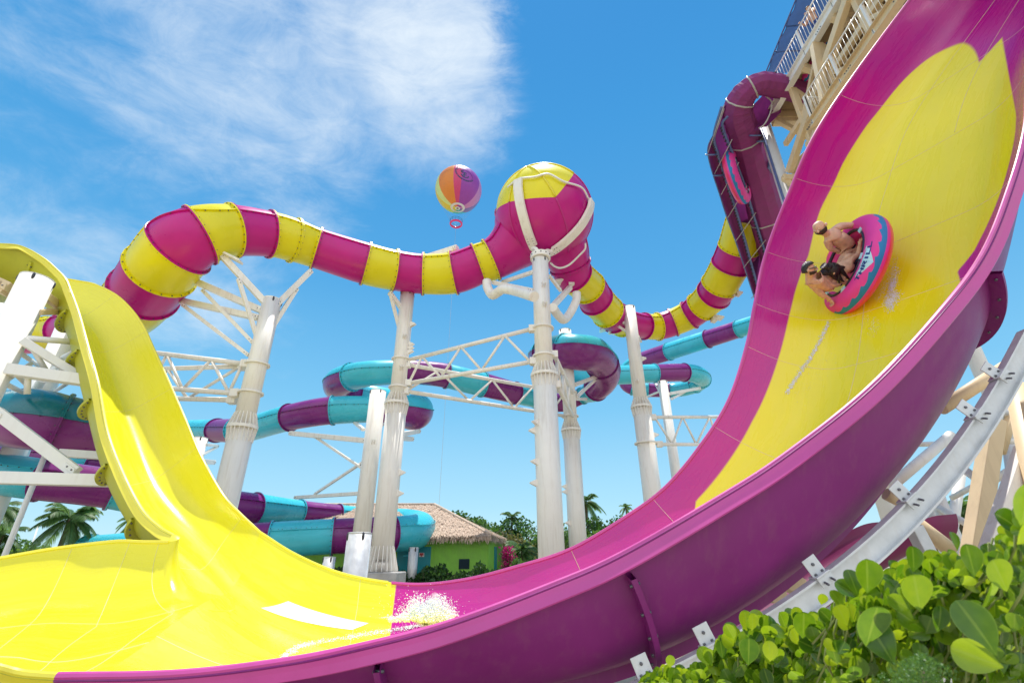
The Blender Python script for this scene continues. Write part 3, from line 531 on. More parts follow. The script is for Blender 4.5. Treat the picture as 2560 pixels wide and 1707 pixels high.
# ------------------------------------------------------------------ enclosed tube slides
def tube_run(parent, st, step=.16, nc=36, lf=.42, two=None, flange_h=.085):
    """st rows: (frame, x, y, width in image crop px, depth, colour of the section that starts here or '' to continue; 'T/p' = upper / lower colour)"""
    Q = []; 
    for f, x, y, w_, t, c in st: Q.append(list(dep(f, x, y, t))+[w_/FR[f][2]*t/(2*FPX)])
    Q = np.array(Q); n = len(Q); fine = spl(Q, (n-1)*14+1); T = np.array([nz(v) for v in np.gradient(fine[:, :3], axis=0)])
    X = []; U = []
    x = None
    for i in range(len(fine)):
        u = V(0, 0, 1)-T[i]*T[i][2]
        if np.linalg.norm(u) < .25: u = U[-1]-T[i]*np.dot(U[-1], T[i]) if U else V(0, 1, 0)
        u = nz(u); U.append(u); X.append(nz(np.cross(T[i], u)))
    U = np.array(U); X = np.array(X)
    brk = [i for i in range(n) if st[i][5]]+[n-1]
    cm = {'y': 'yellow', 'm': 'magenta', 'p': 'purple', 't': 'turquoise', 'T': 'teal'}
    def ringpts(i, a, k=1.): return fine[i, :3]+fine[i, 3]*k*(np.cos(a)[:, None]*X[i]+np.sin(a)[:, None]*U[i])
    for a, b in zip(brk[:-1], brk[1:]):
        if a == b: continue
        i0, i1 = a*14, b*14; c = st[a][5].split('/'); idx = range(i0, i1+1); shells = []
        halves = [(lf, PI-lf, c[0]), (PI-lf, 2*PI+lf, c[-1])]
        if len(c) == 1: halves = [(lf, 2*PI+lf, c[0])]
        for h0, h1, cc in halves:
            an = np.linspace(h0, h1, nc if len(c) == 1 else nc//2+4); mb = MB(); mb.grid(np.array([ringpts(i, an) for i in idx]), 0, flip=True)
            inn = np.array([ringpts(i, an, .965) for i in idx]); mb.grid(inn, 0)
            for e, sg in ((i0, 1), (i1, -1)):              # bolted ring flange at each end
                g = np.array([ringpts(e, an, k)+T[e]*d*sg for k, d in ((.98, .004), (1+flange_h/fine[e, 3], .004), (1+flange_h/fine[e, 3], .045), (1., .045))]); mb.grid(g, 0, flip=sg < 0, smooth=False)
            for q in (lf, PI-lf):                          # lengthwise flange between the two half shells
                if len(c) > 1 and cc != c[0]: continue
                g = [];
                for i in idx:
                    d = math.cos(q)*X[i]+math.sin(q)*U[i]; s_ = -math.sin(q)*X[i]+math.cos(q)*U[i]; p = fine[i, :3]+d*fine[i, 3]; h = flange_h*.75
                    g.append([p-s_*.02-d*.01, p-s_*.02+d*h, p+s_*.02+d*h, p+s_*.02-d*.01])
                mb.grid(np.array(g), 0, smooth=False)
            shells.append((mb, cc))
        mb = shells[0][0]                                  # bolts along the flanges
        L_ = np.r_[0, np.cumsum(np.linalg.norm(np.diff(fine[i0:i1+1, :3], axis=0), axis=1))]
        rr = fine[i0, 3]; nb = 22
        for e, sg in ((i0, 1), (i1, -1)):
            for k in range(nb):
                a = 2*PI*k/nb; d = math.cos(a)*X[e]+math.sin(a)*U[e]; p = fine[e, :3]+d*(fine[e, 3]+flange_h*.5)
                mb.cyl(p+T[e]*.04*sg, p+T[e]*.075*sg, .022, 5, mi=1)
        for s in np.arange(.25, L_[-1]-.1, .28):
            i = i0+int(np.argmin(abs(L_-s)))
            for q in (lf, PI-lf):
                d = math.cos(q)*X[i]+math.sin(q)*U[i]; s_ = -math.sin(q)*X[i]+math.cos(q)*U[i]; p = fine[i, :3]+d*(fine[i, 3]+flange_h*.4)-s_*.02; mb.cyl(p, p-s_*.035, .02, 5, mi=1)
        for mb, cc in shells: mb.build('tube_section', [M[cm[cc]], M['bolt']], parent)
    return fine, T, U, X
up = thing('striped_tube_slide', 'huge enclosed tube slide in yellow and magenta stripes with a patchwork sphere', 'tube slide', (0, 22, 0), 'enclosed tube slides')
UP1 = [('A', 60, 1110, 235, 26, 'm'), ('A', 330, 1085, 235, 25.5, 'y'), ('A', 470, 1065, 250, 25, 'm'), ('A', 640, 1030, 280, 23, 'y'), ('A', 800, 985, 330, 20.8, ''), ('A', 890, 905, 385, 19.2, ''), ('A', 990, 795, 405, 18.4, 'm'), ('A', 1100, 645, 425, 17.7, 'y'),
       ('A', 1225, 495, 425, 17.3, 'm'), ('A', 1370, 408, 395, 17.5, 'y'), ('A', 1590, 375, 350, 18.4, 'm'), ('A', 1845, 398, 308, 19.5, 'y'), ('A', 2010, 440, 292, 20.1, 'y'), ('C', 247, 650, 270, 20.8, 'm'),
       ('C', 580, 755, 280, 21.4, 'y'), ('C', 775, 800, 272, 22., 'm'), ('C', 967, 825, 270, 22.4, 'y'), ('C', 1175, 818, 280, 22.4, 'm'), ('C', 1340, 759, 272, 22.5, 'y'), ('C', 1428, 730, 278, 22.5, 'm'), ('T', 330, 795, 385, 22.6, ''), ('T', 425, 720, 470, 22.7, ''), ('T', 500, 640, 600, 22.8, '')]
tube_run(up, UP1)
UP2 = [('T', 740, 610, 620, 22.9, 'm'), ('T', 815, 720, 480, 23., ''), ('T', 872, 815, 385, 23.1, ''), ('T', 905, 900, 335, 23.3, 'm'), ('T', 935, 985, 312, 23.6, 'y'), ('E', 345, 688, 262, 24.8, 'm'), ('E', 410, 785, 258, 25.6, 'y'), ('E', 500, 880, 246, 26.6, 'm'), ('E', 562, 925, 232, 27.3, 'y'),
       ('E', 622, 958, 218, 28, 'm'), ('E', 700, 978, 206, 28.6, ''), ('E', 785, 990, 198, 29.2, 'y'), ('E', 893, 993, 206, 29.6, 'm'), ('E', 1012, 960, 212, 29.6, 'y'), ('E', 1140, 902, 224, 29.2, 'm'), ('E', 1226, 838, 235, 28.6, 'y'), ('E', 1330, 740, 262, 27.6, 'm'),
       ('E', 1378, 668, 272, 26.9, 'y'), ('E', 1465, 512, 285, 26, 'm'), ('E', 1530, 372, 300, 25.2, 'y'), ('E', 1575, 230, 305, 24.6, ''), ('E', 1610, 110, 305, 24, '')]
f2, T2, U2, X2 = tube_run(up, UP2)
# the patchwork sphere: six gores, yellow caps above magenta panels, ribs between
gores = 6; ax = nz(UPV*.85-RGT*.36-FWD*.34); e1 = nz(np.cross(ax, (1, 0, .1))); e1 = nz(RGT-ax*(RGT@ax)); e2 = np.cross(ax, e1)
def sp(t, a, r=SPR): return SPH+r*(math.cos(t)*ax+math.sin(t)*(math.cos(a)*e1+math.sin(a)*e2))
A0 = math.radians(-72)
for g in range(gores):
    a0 = A0+g*2*PI/gores; a1 = a0+2*PI/gores
    edge = lambda a, g=g, a0=a0, a1=a1: (1.22, .98)[g % 2]+((.98, 1.22)[g % 2]-(1.22, .98)[g % 2])*(a-a0)/(a1-a0)-.05*math.sin(PI*(a-a0)/(a1-a0))     # where the yellow cap of this gore ends: lower at the ribs
    for nm, mt, f0, f1 in (('cap_panel', 'yellow', lambda a: .0, edge), ('lower_panel', 'magenta', edge, lambda a: PI*.97)):
        mb = MB(); G_ = np.array([[sp(f0(a)+(f1(a)-f0(a))*q, a) for q in np.linspace(0, 1, 26)] for a in np.linspace(a0, a1, 15)]); mb.grid(G_, flip=True); G2 = SPH+(G_-SPH)*.97; mb.grid(G2); mb.build(nm, M[mt], up)
    mb = MB(); P_ = np.array([sp(t, a0, SPR+.01) for t in np.linspace(0, (1.22, .98)[g % 2], 16)]); mb.tube(P_, .05, 6); mb.build('panel_rib', M['yellow_flange'], up)
    mb = MB(); P_ = np.array([sp(t, a0, SPR+.005) for t in np.linspace((1.22, .98)[g % 2], PI*.95, 24)]); mb.tube(P_, .04, 6); mb.build('panel_rib', M['magenta_flange'], up)
hose = MB(); hose.tube(arc([sph('T', x, y, SPR+.1) for x, y in ((370, 235), (430, 185), (480, 158), (600, 145), (720, 120), (850, 185), (1000, 235), (1060, 330))], 40), .045, 8); hose.build('spray_hose', M['white_steel'], up)
hose = MB(); hose.tube(arc([dep('T', x, y, 21.6) for x, y in ((735, 875), (770, 905), (825, 920), (900, 890), (980, 815), (1030, 760), (1035, 710))], 40), .045, 8); hose.build('spray_hose', M['white_steel'], up)
# pale saddles under the ring joints of the right run
for k, (f, x, y, w_, t) in enumerate((('E', 190, 640, 215, 23.), ('E', 395, 865, 165, 26), ('E', 500, 1015, 130, 27.4), ('E', 1440, 715, 210, 26.6), ('E', 1310, 905, 180, 28.2))):
    a = dep(f, x-w_/2, y+(-1)**(k > 2)*10, t); b = dep(f, x+w_/2, y-(-1)**(k > 2)*25, t); mb = MB(); mb.bar(a, b, .5, .10); mb.bar((a+b)/2-V(0, 0, .2), (a*.3+b*.7)-V(0, 0, .2), .4, .25); bev(mb.build('saddle', M['cream'], up), .02)

tp = thing('spiral_tube_slide', 'narrow turquoise and purple tube slide spiralling behind the columns', 'tube slide', (0, 27, 0), 'enclosed tube slides')
TP = [('B', 1180, 470, 125, 33, 't'), ('B', 1465, 475, 150, 29.5, 'p'), ('B', 1600, 474, 160, 28., 't'), ('B', 1690, 464, 165, 27., ''), ('B', 1955, 388, 176, 25.2, 'p'), ('D', 303, 520, 160, 25., 't'), ('D', 590, 515, 150, 25.5, 't/p'),
      ('D', 705, 525, 178, 25.6, ''), ('D', 775, 530, 205, 26.6, ''), ('D', 775, 505, 180, 28.6, 't'), ('D', 690, 478, 150, 30, ''), ('D', 560, 452, 140, 30.6, ''), ('D', 440, 425, 145, 30.2, 't/p'), ('D', 350, 395, 160, 29., ''), ('D', 340, 360, 165, 27.4, ''),
      ('D', 415, 328, 158, 26.4, 't'), ('D', 520, 308, 148, 26., ''), ('D', 700, 300, 140, 26.6, 'p'), ('D', 840, 306, 138, 27.4, ''), ('D', 963, 322, 140, 28., 't'), ('D', 1168, 372, 138, 28.8, 'p'), ('D', 1355, 420, 122, 30.4, 't'), ('D', 1480, 450, 112, 32, 'p'),
      ('D', 1620, 476, 106, 33.4, ''), ('E', 300, 1535, 125, 33, 't'), ('E', 405, 1480, 190, 31.6, 'p'), ('E', 478, 1390, 220, 30, ''), ('E', 455, 1285, 250, 28.6, 't/p'), ('E', 385, 1212, 275, 27.4, ''), ('E', 280, 1195, 285, 26.6, ''), ('E', 160, 1185, 270, 26.8, 'T/p'),
      ('E', 20, 1200, 230, 28.2, 't/p'), ('E', -20, 1240, 190, 30.2, ''), ('E', 80, 1320, 170, 32.4, 't'), ('E', 300, 1365, 155, 34, ''), ('E', 560, 1372, 150, 35, ''), ('E', 868, 1358, 142, 36, 'p'), ('E', 1100, 1352, 138, 37, 't'), ('E', 1200, 1370, 140, 38, ''),
      ('E', 1235, 1405, 135, 39.5, 'p/t'), ('E', 1185, 1450, 120, 41, 't'), ('E', 1080, 1482, 112, 42, ''), ('E', 990, 1490, 108, 42.6, 'p'), ('E', 820, 1490, 106, 43, 't'), ('E', 700, 1475, 108, 43.4, 'p'), ('E', 640, 1430, 105, 44, ''), ('E', 650, 1330, 108, 44, 't'),
      ('E', 760, 1262, 125, 43, 'p'), ('E', 980, 1188, 136, 40, 't'), ('E', 1283, 1090, 138, 37.5, 'p'), ('E', 1525, 1012, 136, 35.5, 't'), ('E', 1700, 955, 136, 34, '')]
tube_run(tp, TP, flange_h=.07, lf=.12)
ro = thing('runout_tube_slide', 'low turquoise and purple tube slide looping back in a wide elbow above the hedge', 'tube slide', (-4, 22, 0), 'enclosed tube slides')
RO_ = [('Q', -300, 770, 350, 18., 't'), ('Q', 100, 812, 350, 18., ''), ('Q', 375, 850, 346, 18., 'p'), ('Q', 1015, 935, 330, 18.8, 't'), ('B', 1200, 960, 245, 20.5, ''), ('B', 1440, 978, 215, 22.4, 'p'), ('B', 1718, 1003, 196, 24., 't'), ('B', 2022, 1026, 150, 26.5, 'p'),
       ('B', 2285, 1048, 135, 28, 't'), ('D', 440, 1132, 112, 28.8, ''), ('D', 600, 1142, 115, 28.8, ''), ('D', 740, 1160, 135, 27.8, ''), ('D', 808, 1190, 165, 26.2, ''), ('D', 775, 1220, 190, 24.2, ''), ('D', 645, 1232, 192, 22.8, 'p'), ('D', 305, 1245, 190, 21.6, 't'),
       ('B', 1830, 1212, 225, 21.2, 'p'), ('B', 1600, 1230, 225, 20.6, ''), ('B', 1400, 1260, 225, 20.4, 't'), ('B', 1000, 1262, 200, 21, ''), ('B', 600, 1275, 170, 23, '')]
tube_run(ro, RO_, flange_h=.08)
mb = MB()                                                  # thin dark hoops on the elbow
hx = [(660, 1232, 192, 22.9), (700, 1229, 192, 23.2), (742, 1224, 190, 23.7)]
bo = thing('bowl_tube_slide', 'fat teal topped purple tube bend hanging left of the yellow chute', 'tube slide', (-9, 14, 0), 'enclosed tube slides')
BO = [('Q', -300, 420, 340, 19, 'T/p'), ('Q', -80, 330, 450, 17, ''), ('Q', 110, 300, 505, 16, ''), ('Q', 300, 310, 530, 15.4, ''), ('Q', 535, 350, 500, 15.4, 'T/p'), ('Q', 880, 415, 450, 16.4, ''), ('Q', 1200, 500, 400, 18, '')]
tube_run(bo, BO, lf=.0, flange_h=.09)
BO2 = [('Q', -100, 640, 170, 22, 'p'), ('Q', 150, 640, 170, 21.6, ''), ('Q', 420, 660, 170, 21.6, ''), ('Q', 640, 690, 170, 21.6, 't'), ('Q', 800, 715, 170, 21.6, 'p'), ('Q', 1000, 740, 160, 22, '')]
tube_run(bo, BO2)
# ------------------------------------------------------------------ tower with two decks at upper right
rel = lambda x, y, z: CAM+V(x, y, z)
M['canopy'] = gloss('blue shade cloth', (.05, .12, .30), .8, .15, 2, coat=0, trans=.25)
M['fabric'] = gloss('purple shade fabric', (.30, .05, .21), .75, .14, 2.5, coat=0, trans=.2, bump=.3)
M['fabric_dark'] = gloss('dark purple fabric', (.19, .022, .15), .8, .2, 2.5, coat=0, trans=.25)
M['rail_blue'] = gloss('blue steel rail', (.10, .15, .34), .4, .1)
M['cable'] = gloss('steel cable', (.45, .42, .40), .4, .1)
M['deckplank'] = gloss('deck boards seen from below', (.30, .21, .12), .8, .25, 3, coat=0)
tw = thing('slide_tower', 'tan steel tower with two railed decks above the magenta wave wall', 'tower', tuple(rel(13.5, 12, 0)-V(0, 0, 2.6)))
def deck(x0, x1, y0, y1, z, h=.42, joist=1.6, name='deck', em='white_steel'):
    mb = MB(); mb.abox(rel(x0, y0, z+h), rel(x1, y1, z+h+.06)); mb.build(name+'_floor', M['deckplank'], tw)
    for k, x in enumerate((x0, x0+2.2, x0+4.4)):
        mb = MB(); mb.abox(rel(x-.012, y0, z), rel(x+.012, y1, z+h)); mb.abox(rel(x-.12, y0, z-.02), rel(x+.12, y1, z)); mb.abox(rel(x-.12, y0, z+h-.025), rel(x+.12, y1, z+h-.003))
        for y in np.arange(y0+1, y1, 2.1):
            for q in range(4): mb.cyl(rel(x-.03, y+q*.09, z+.21), rel(x+.03, y+q*.09, z+.21), .022, 6, mi=1)
        mb.build('edge_beam' if k == 0 else 'beam', [M[em] if k == 0 else M['tan'], M['bolt']], tw)
    for y in np.arange(y1-.2, y0, -joist):
        mb = MB(); mb.abox(rel(x0+.14, y-.08, z+.04), rel(x1, y+.08, z+h-.03)); mb.build('joist', M['tan'], tw)
def rail(P, z, side=1, hgt=1.1, n=14):
    """P: two or more plan points; posts, two rails and slim balusters"""
    for (x0, y0), (x1, y1) in zip(P[:-1], P[1:]):
        L_ = math.hypot(x1-x0, y1-y0); k = max(1, round(L_/1.75)); q = lambda f, zz: rel(x0+(x1-x0)*f, y0+(y1-y0)*f, z+zz)
        for i in range(k+1):
            mb = MB(); mb.bar(q(i/k, -.28), q(i/k, hgt), .075, .075)
            for e in range(5): mb.cyl(q(i/k, -.26+e*.06)-V(.05, 0, 0), q(i/k, -.26+e*.06)+V(.02, 0, 0), .016, 5, mi=1)
            mb.build('railing_post', [M['white_steel'], M['bolt']], tw)
        for i in range(k):
            mb = MB(); mb.cyl(q(i/k, hgt-.03), q((i+1)/k, hgt-.03), .028, 8); mb.cyl(q(i/k, .12), q((i+1)/k, .12), .022, 8)
            nb = max(4, int(L_/k/.145))
            for e in range(1, nb): f = (i+e/nb)/k; mb.cyl(q(f, .12), q(f, hgt-.03), .0085, 6)
            mb.build('railing_panel', M['white_steel'], tw)
deck(11.1, 16.5, 5.5, 14.6, 17.0, joist=2.1)
rail([(11.35, 13.55), (11.12, 13.4), (11.12, 6.6)], 17.45)
rail([(13., 13.55), (11.2, 13.5)], 17.45)
deck(10.45, 15.5, 4.5, 11.9, 13.5, .34, 1.8, em='tan')
rail([(10.47, 11.75), (10.47, 5.6)], 13.85); rail([(11.4, 11.75), (10.5, 11.75)], 13.85)
for a, b, w in (((11.2, 14.5, 17), (15.8, 14.5, 17), .3), ((11.2, 14.4, 14.2), (15.8, 14.4, 14.2), .22), ((11.2, 14.5, 11.4), (15.8, 14.5, 11.4), .22), ((11.2, 14.4, 17), (14.2, 14.4, 14.2), .16), ((14.2, 14.4, 17), (11.2, 14.4, 14.2), .16),
                ((11.2, 14.4, 14.2), (14.2, 14.4, 11.4), .16), ((14.2, 14.4, 14.2), (11.2, 14.4, 11.4), .16), ((14.2, 14.4, 17.2), (14.2, 14.4, 8), .3), ((11.1, 14.4, 14.0), (11.1, 9, 16.9), .22), ((13.3, 14.4, 14.0), (13.3, 9, 16.9), .22),
                ((11.1, 10.2, 16.9), (15.5, 10.2, 14), .2), ((11.1, 12, 16.9), (15.5, 12, 14), .2), ((10.6, 11.8, 13.5), (10.6, 14.4, 11.4), .2), ((10.6, 8, 13.8), (11.1, 8, 17), .2), ((10.6, 11.2, 13.8), (11.1, 11.2, 17), .2)):
    mb = MB(); mb.bar(rel(*a), rel(*b), w, w*1.3); bev(mb.build('brace', M['tan'], tw), .012)
TB = []
for y in (13., 11.2, 9.4, 7.6): TB += [((11.3, y, 16.95), (13.4, y, 14.), .14), ((13.4, y, 16.95), (11.3, y, 14.), .14), ((11.2, y, 15.4), (15.5, y, 15.4), .16), ((11.25, y, 17), (11.25, y, 13.6), .18), ((13.4, y, 17), (13.4, y, 13.6), .18)]
for x in (11.25, 13.4): TB += [((x, 14.3, 15.4), (x, 6, 15.4), .16)]+[((x, y, 15.4), (x, y-1.8, 17), .11) for y in (13., 11.2, 9.4)]+[((x, y, 15.4), (x, y-1.8, 13.8), .11) for y in (13., 11.2, 9.4)]
for y in (14.3, 12.6): TB += [((10.7, y, 13.6), (14.5, y, 13.6), .2), ((10.7, y, 13.6), (12.6, y, 11.2), .13), ((12.6, y, 13.6), (10.7, y, 11.2), .13), ((10.7, y, 11.2), (14.5, y, 11.2), .17), ((12.6, y, 14), (12.6, y, 9), .17), ((10.7, y, 11.2), (12.6, y, 9), .12)]
for a, b, w in TB:
    mb = MB(); mb.bar(rel(*a), rel(*b), w, w*1.3); bev(mb.build('brace', M['tan'], tw), .012)
mb = MB(); mb.cyl(rel(11.0, 14.8, 17.0), rel(11., 14.8, -2.6), .24, 24); mb.build('corner_post', M['white_steel'], tw)
mb = MB(); mb.cyl(rel(10.76, 14.7, 16.8), rel(10.76, 14.7, 6), .05, 10); mb.build('drain_pipe', M['rail_blue'], tw)
mb = MB(); mb.cyl(rel(15.6, 14.8, 17.0), rel(15.6, 14.8, -2.6), .24, 24); mb.build('corner_post', M['white_steel'], tw)
# blue shade sail over the top deck
c0 = atz('F', 722, 640, CAM[2]+20.6); c1 = atz('F', 1000, -30, CAM[2]+20.6)
cv = thing('shade_sail', 'taut blue shade canopy stretched above the top deck of the tower', 'canopy', tuple(c0))
mb = MB(); mb.grid(np.array([[(c0*(1-f)+c1*f)+V(7*g, 0, .5*math.sin(PI*g)-.16*math.sin(PI*f*4)**2*(1-g)) for g in np.linspace(0, 1, 10)] for f in np.linspace(-.02, 1.6, 30)])); mb.build('sail', M['canopy'], cv)
mb = MB(); mb.tube(np.array([c0*(1-f)+c1*f for f in np.linspace(-.03, 1.6, 20)]), .035, 8); mb.build('edge_cable', M['rail_blue'], cv)
for f in (.33, .66):
    p = c0*(1-f)+c1*f; mb = MB(); mb.cyl(p, p+V(7, 0, .2), .03, 8); mb.build('seam_rope', M['rail_blue'], cv)
# ------------------------------------------------------------------ covered raft conveyor
LT = lambda y: 18.6+(y-80)*.0042 if y > 80 else 18.6
lp_ = lambda x, y, o=0: dep('L', x, y, LT(y)+o)
cvb = thing('raft_conveyor', 'covered purple raft conveyor climbing to the tower beside the wave wall', 'conveyor', tuple(lp_(400, 1500)-V(0, 0, 3)))
tun = [(640, 1480, 245), (590, 1320, 240), (520, 1120, 228), (440, 850, 215), (370, 600, 205), (330, 435, 195), (285, 300, 190), (292, 215, 188), (342, 138, 172), (425, 84, 150), (520, 90, 150), (650, 120, 150), (800, 160, 150)]
R_ = np.array([list(lp_(x, y, .6))+[w/2.7033*LT(y)/(2*FPX)] for x, y, w in tun]); Rf = spl(R_, 97)
mb = MB(); seg = [0, 10, 20, 29, 38, 44, 48, 52, 57, 62, 68, 74, 82, 96]
rows = [];  xx = V(1, 0, 0)
for i in range(97):
    t = nz(Rf[min(i+1, 96), :3]-Rf[max(i-1, 0), :3]); xx = nz(xx-t*(xx@t)); yy = np.cross(t, xx); k = min(abs(i-s) for s in seg); r = Rf[i, 3]*(1.0+.035*math.exp(-k*k*.8))
    rows.append([Rf[i, :3]+r*(math.cos(a)*xx+math.sin(a)*yy)*(1+.02*math.sin(i*1.7+a*3)) for a in np.arange(10)*2*PI/10+.2])
mb.grid(np.array(rows), closev=True, smooth=False); o = mb.build('fabric_tunnel', M['fabric'], cvb); b = o.modifiers.new('soft', 'BEVEL'); b.width = .1; b.segments = 2
for i in (0, 20, 38, 57, 68):
    mb = MB(); mb.tube(np.array(rows[i]+rows[i][:1]), .035, 6, caps=False); mb.build('hoop', M['cable'], cvb)
le = [(190, 225), (130, 400), (80, 550), (170, 860), (215, 1000), (270, 1150), (340, 1360), (410, 1570), (440, 1660)]
ri = [(260, 240), (240, 430), (250, 560), (330, 840), (385, 1000), (440, 1160), (500, 1350), (560, 1570), (590, 1660)]
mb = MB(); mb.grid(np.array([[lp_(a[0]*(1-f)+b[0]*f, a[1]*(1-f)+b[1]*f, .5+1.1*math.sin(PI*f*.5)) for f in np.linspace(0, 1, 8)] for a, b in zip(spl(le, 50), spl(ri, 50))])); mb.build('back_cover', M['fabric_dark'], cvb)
s1 = spl([(175, 235), (122, 430), (150, 560), (240, 840), (290, 1000), (335, 1155), (385, 1340), (440, 1530), (465, 1620)], 60); s2 = spl([(215, 300), (178, 365), (240, 535), (330, 775), (400, 1005), (450, 1165), (500, 1330), (560, 1540), (590, 1640)], 60)
l_ = spl(le, 60)
mb = MB(); mb.grid(np.array([[lp_(a[0]*(1-f)+b[0]*f, a[1]*(1-f)+b[1]*f, .12+.3*math.sin(PI*f)) for f in np.linspace(0, 1, 6)] for a, b in zip(l_[6:], s1[6:])])); mb.build('side_cover', M['fabric'], cvb)
mb = MB(); mb.tube(np.array([lp_(*q, .1) for q in l_]), .03, 8); mb.build('edge_pipe', M['rail_blue'], cvb)
for s_ in (s1, s2):
    mb = MB(); pts = np.array([lp_(*q) for q in s_]); mb.tube(pts, .065, 4); mb.build('rail', M['rail_blue'], cvb)
    mb = MB()
    for q in pts[8::1]: mb.box(q+V(-.05, .02, .0), (V(.03, 0, 0), V(0, .06, 0), V(0, 0, .03)))
    tag(mb.build('chain', M['dark'], cvb), kind='stuff')
for a, b in (((245, 455), (125, 690)), ((290, 610), (170, 830)), ((345, 770), (215, 985)), ((405, 950), (268, 1145)), ((470, 1135), (320, 1325)), ((520, 1350), (375, 1530)), ((190, 225), (82, 545)), ((190, 250), (125, 440))):
    mb = MB(); mb.cyl(lp_(*a, -.15), lp_(*b, -.05), .018, 6); mb.build('cable', M['cable'], cvb)
for x, y in ((152, 700), (100, 560), (400, 430), (450, 470)):
    mb = MB(); c = lp_(x, y, -.05); mb.tube(np.array([c+V(.22*math.cos(a), .1*math.sin(a), .12*math.sin(a)) for a in np.linspace(0, 2*PI, 16)]), .03, 6, caps=False); mb.build('hoop', M['rail_blue'], cvb)
pf = lambda x, y, o: dep('F', x, y, 19.2+o)
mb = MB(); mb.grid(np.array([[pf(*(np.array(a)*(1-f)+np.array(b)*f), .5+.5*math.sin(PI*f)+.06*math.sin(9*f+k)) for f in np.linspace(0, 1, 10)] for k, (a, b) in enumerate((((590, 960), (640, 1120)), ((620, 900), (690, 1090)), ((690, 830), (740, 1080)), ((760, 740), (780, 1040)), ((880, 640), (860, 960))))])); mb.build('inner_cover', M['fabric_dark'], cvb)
mb = MB(); mb.tube(arc([pf(730, 820, .3), pf(780, 870, .2), pf(770, 960, .1), pf(720, 1060, .1), pf(670, 1095, .2)], 20), .03, 6); mb.build('hoop', M['cable'], cvb)
mb = MB(); c = lp_(520, 640, .2); mb.box(c, (V(.28, 0, 0), V(0, .3, 0), V(0, 0, .12))); bev(mb.build('equipment_box', M['rail_blue'], cvb), .03)

# ------------------------------------------------------------------ steel under the wave wall
st = thing('slide_trestle', 'galvanised curved beam and slanted legs holding up the wave wall', 'steel frame', tuple(V(4, 7, 0)))
bc_ = arc(np.array([at(*q, 5.72) for q in (('I', -60, 1330), ('I', 200, 1215), ('I', 550, 1030), ('I', 860, 858), ('I', 1170, 630), ('I', 1600, 285), ('O', 200, 1235), ('O', 450, 960), ('O', 640, 720), ('O', 840, 412), ('O', 1030, 95), ('O', 1180, -190))]), 90)
_u = np.linspace(-1, 1, 90); bc_ = np.c_[np.polyval(np.polyfit(_u, bc_[:, 0], 4), _u), np.full(90, CAM[1]+5.72), np.polyval(np.polyfit(_u, bc_[:, 2], 4), _u)]
def ibeam(P, h, w, tf=.022, tw_=.016):
    rows = []
    for i, p in enumerate(P):
        t = nz(P[min(i+1, len(P)-1)]-P[max(i-1, 0)]); b = V(0, 1, 0); u = nz(np.cross(b, t)); u = -u if u[2] < 0 else u; H = h/2; W = w/2
        rows.append([p+b*x+u*z for x, z in ((-W, -H), (W, -H), (W, -H+tf), (tw_/2, -H+tf), (tw_/2, H-tf), (W, H-tf), (W, H), (-W, H), (-W, H-tf), (-tw_/2, H-tf), (-tw_/2, -H+tf), (-W, -H+tf))])
    mb = MB(); mb.grid(np.array(rows), closev=True, smooth=False, flip=True); return mb
ibeam(bc_, .235, .13).build('curved_beam', M['galv'], st)
def bracket(f, x, y, bx, by):
    pu = at(f, x, y, 5.66); pb_ = at(f, bx, by, 5.52); i = int(np.argmin(np.linalg.norm(bc_-pb_, axis=1))); t = nz(bc_[min(i+1, 89)]-bc_[i-1]); u = nz(np.cross(V(0, 1, 0), t)); u = -u if u[2] < 0 else u; p = bc_[i]
    mb = MB(); mb.box(p+u*.215+V(0, -.03, 0), (t*.085, V(0, .008, 0), u*.10)); mb.box(p+u*.13+V(0, -.02, 0), (t*.09, V(0, .085, 0), u*.01)); mb.box(p+u*.08+V(0, -.085, 0), (t*.09, V(0, .01, 0), u*.055))
    for e in (-.045, .045):
        mb.cyl(p+u*.138+t*e+V(0, -.04, 0), p+u*.16+t*e+V(0, -.04, 0), .017, 6, mi=1); mb.cyl(p+u*.07+t*e+V(0, -.1, 0), p+u*.045+t*e+V(0, -.15, 0), .014, 6, mi=1)
    mb.cyl(p+u*.24+V(0, -.02, 0), p+u*.24+V(0, -.055, 0), .018, 6, mi=1); return bev(mb.build('bracket', [M['galv'], M['bolt']], st), .005)
for q in (('I', 520, 850, 540, 960), ('I', 1140, 460, 1210, 530), ('O', 130, 960, 280, 1030), ('O', 640, 370, 790, 380), ('I', 100, 1080, 140, 1170), ('O', 950, 60, 1020, 60)): bracket(*q)
def leg(a, b, r, nm='leg', mat='cream', box=False):
    mb = MB()
    if nm == 'leg' and b[2] < a[2]-.3: b = a+(b-a)*max(1, (a[2]+.1)/(a[2]-b[2]))   # down to the ground
    if box: mb.bar(a, b, r*2, r*2)
    else: mb.cyl(a, b, r, 18)
    o = mb.build(nm, M[mat], st); return bev(o, .015) if box else o
oo = lambda x, y, Y: at('O', x, y, Y)
leg(oo(895, 470, 9.), oo(735, 1500, 9.), .13, box=True, mat='tan'); leg(oo(1140, 690, 7.6), oo(870, 1480, 7.6), .10, box=True, mat='cream'); leg(oo(420, 1000, 11), oo(620, 1480, 11), .14); leg(oo(330, 1040, 11.5), oo(520, 1480, 11.5), .15)
leg(oo(1110, 210, 7.4), oo(1200, 650, 7.4), .2, mat='tan'); leg(oo(640, 840, 9.6), oo(1000, 1115, 9.2), .075, 'brace'); leg(oo(270, 1270, 8.4), oo(560, 1490, 8.4), .12, 'brace', 'tan'); leg(oo(870, 640, 10), oo(1200, 632, 10), .06, 'brace'); leg(oo(930, 415, 9), oo(1090, 417, 9), .07, 'brace', 'galv')
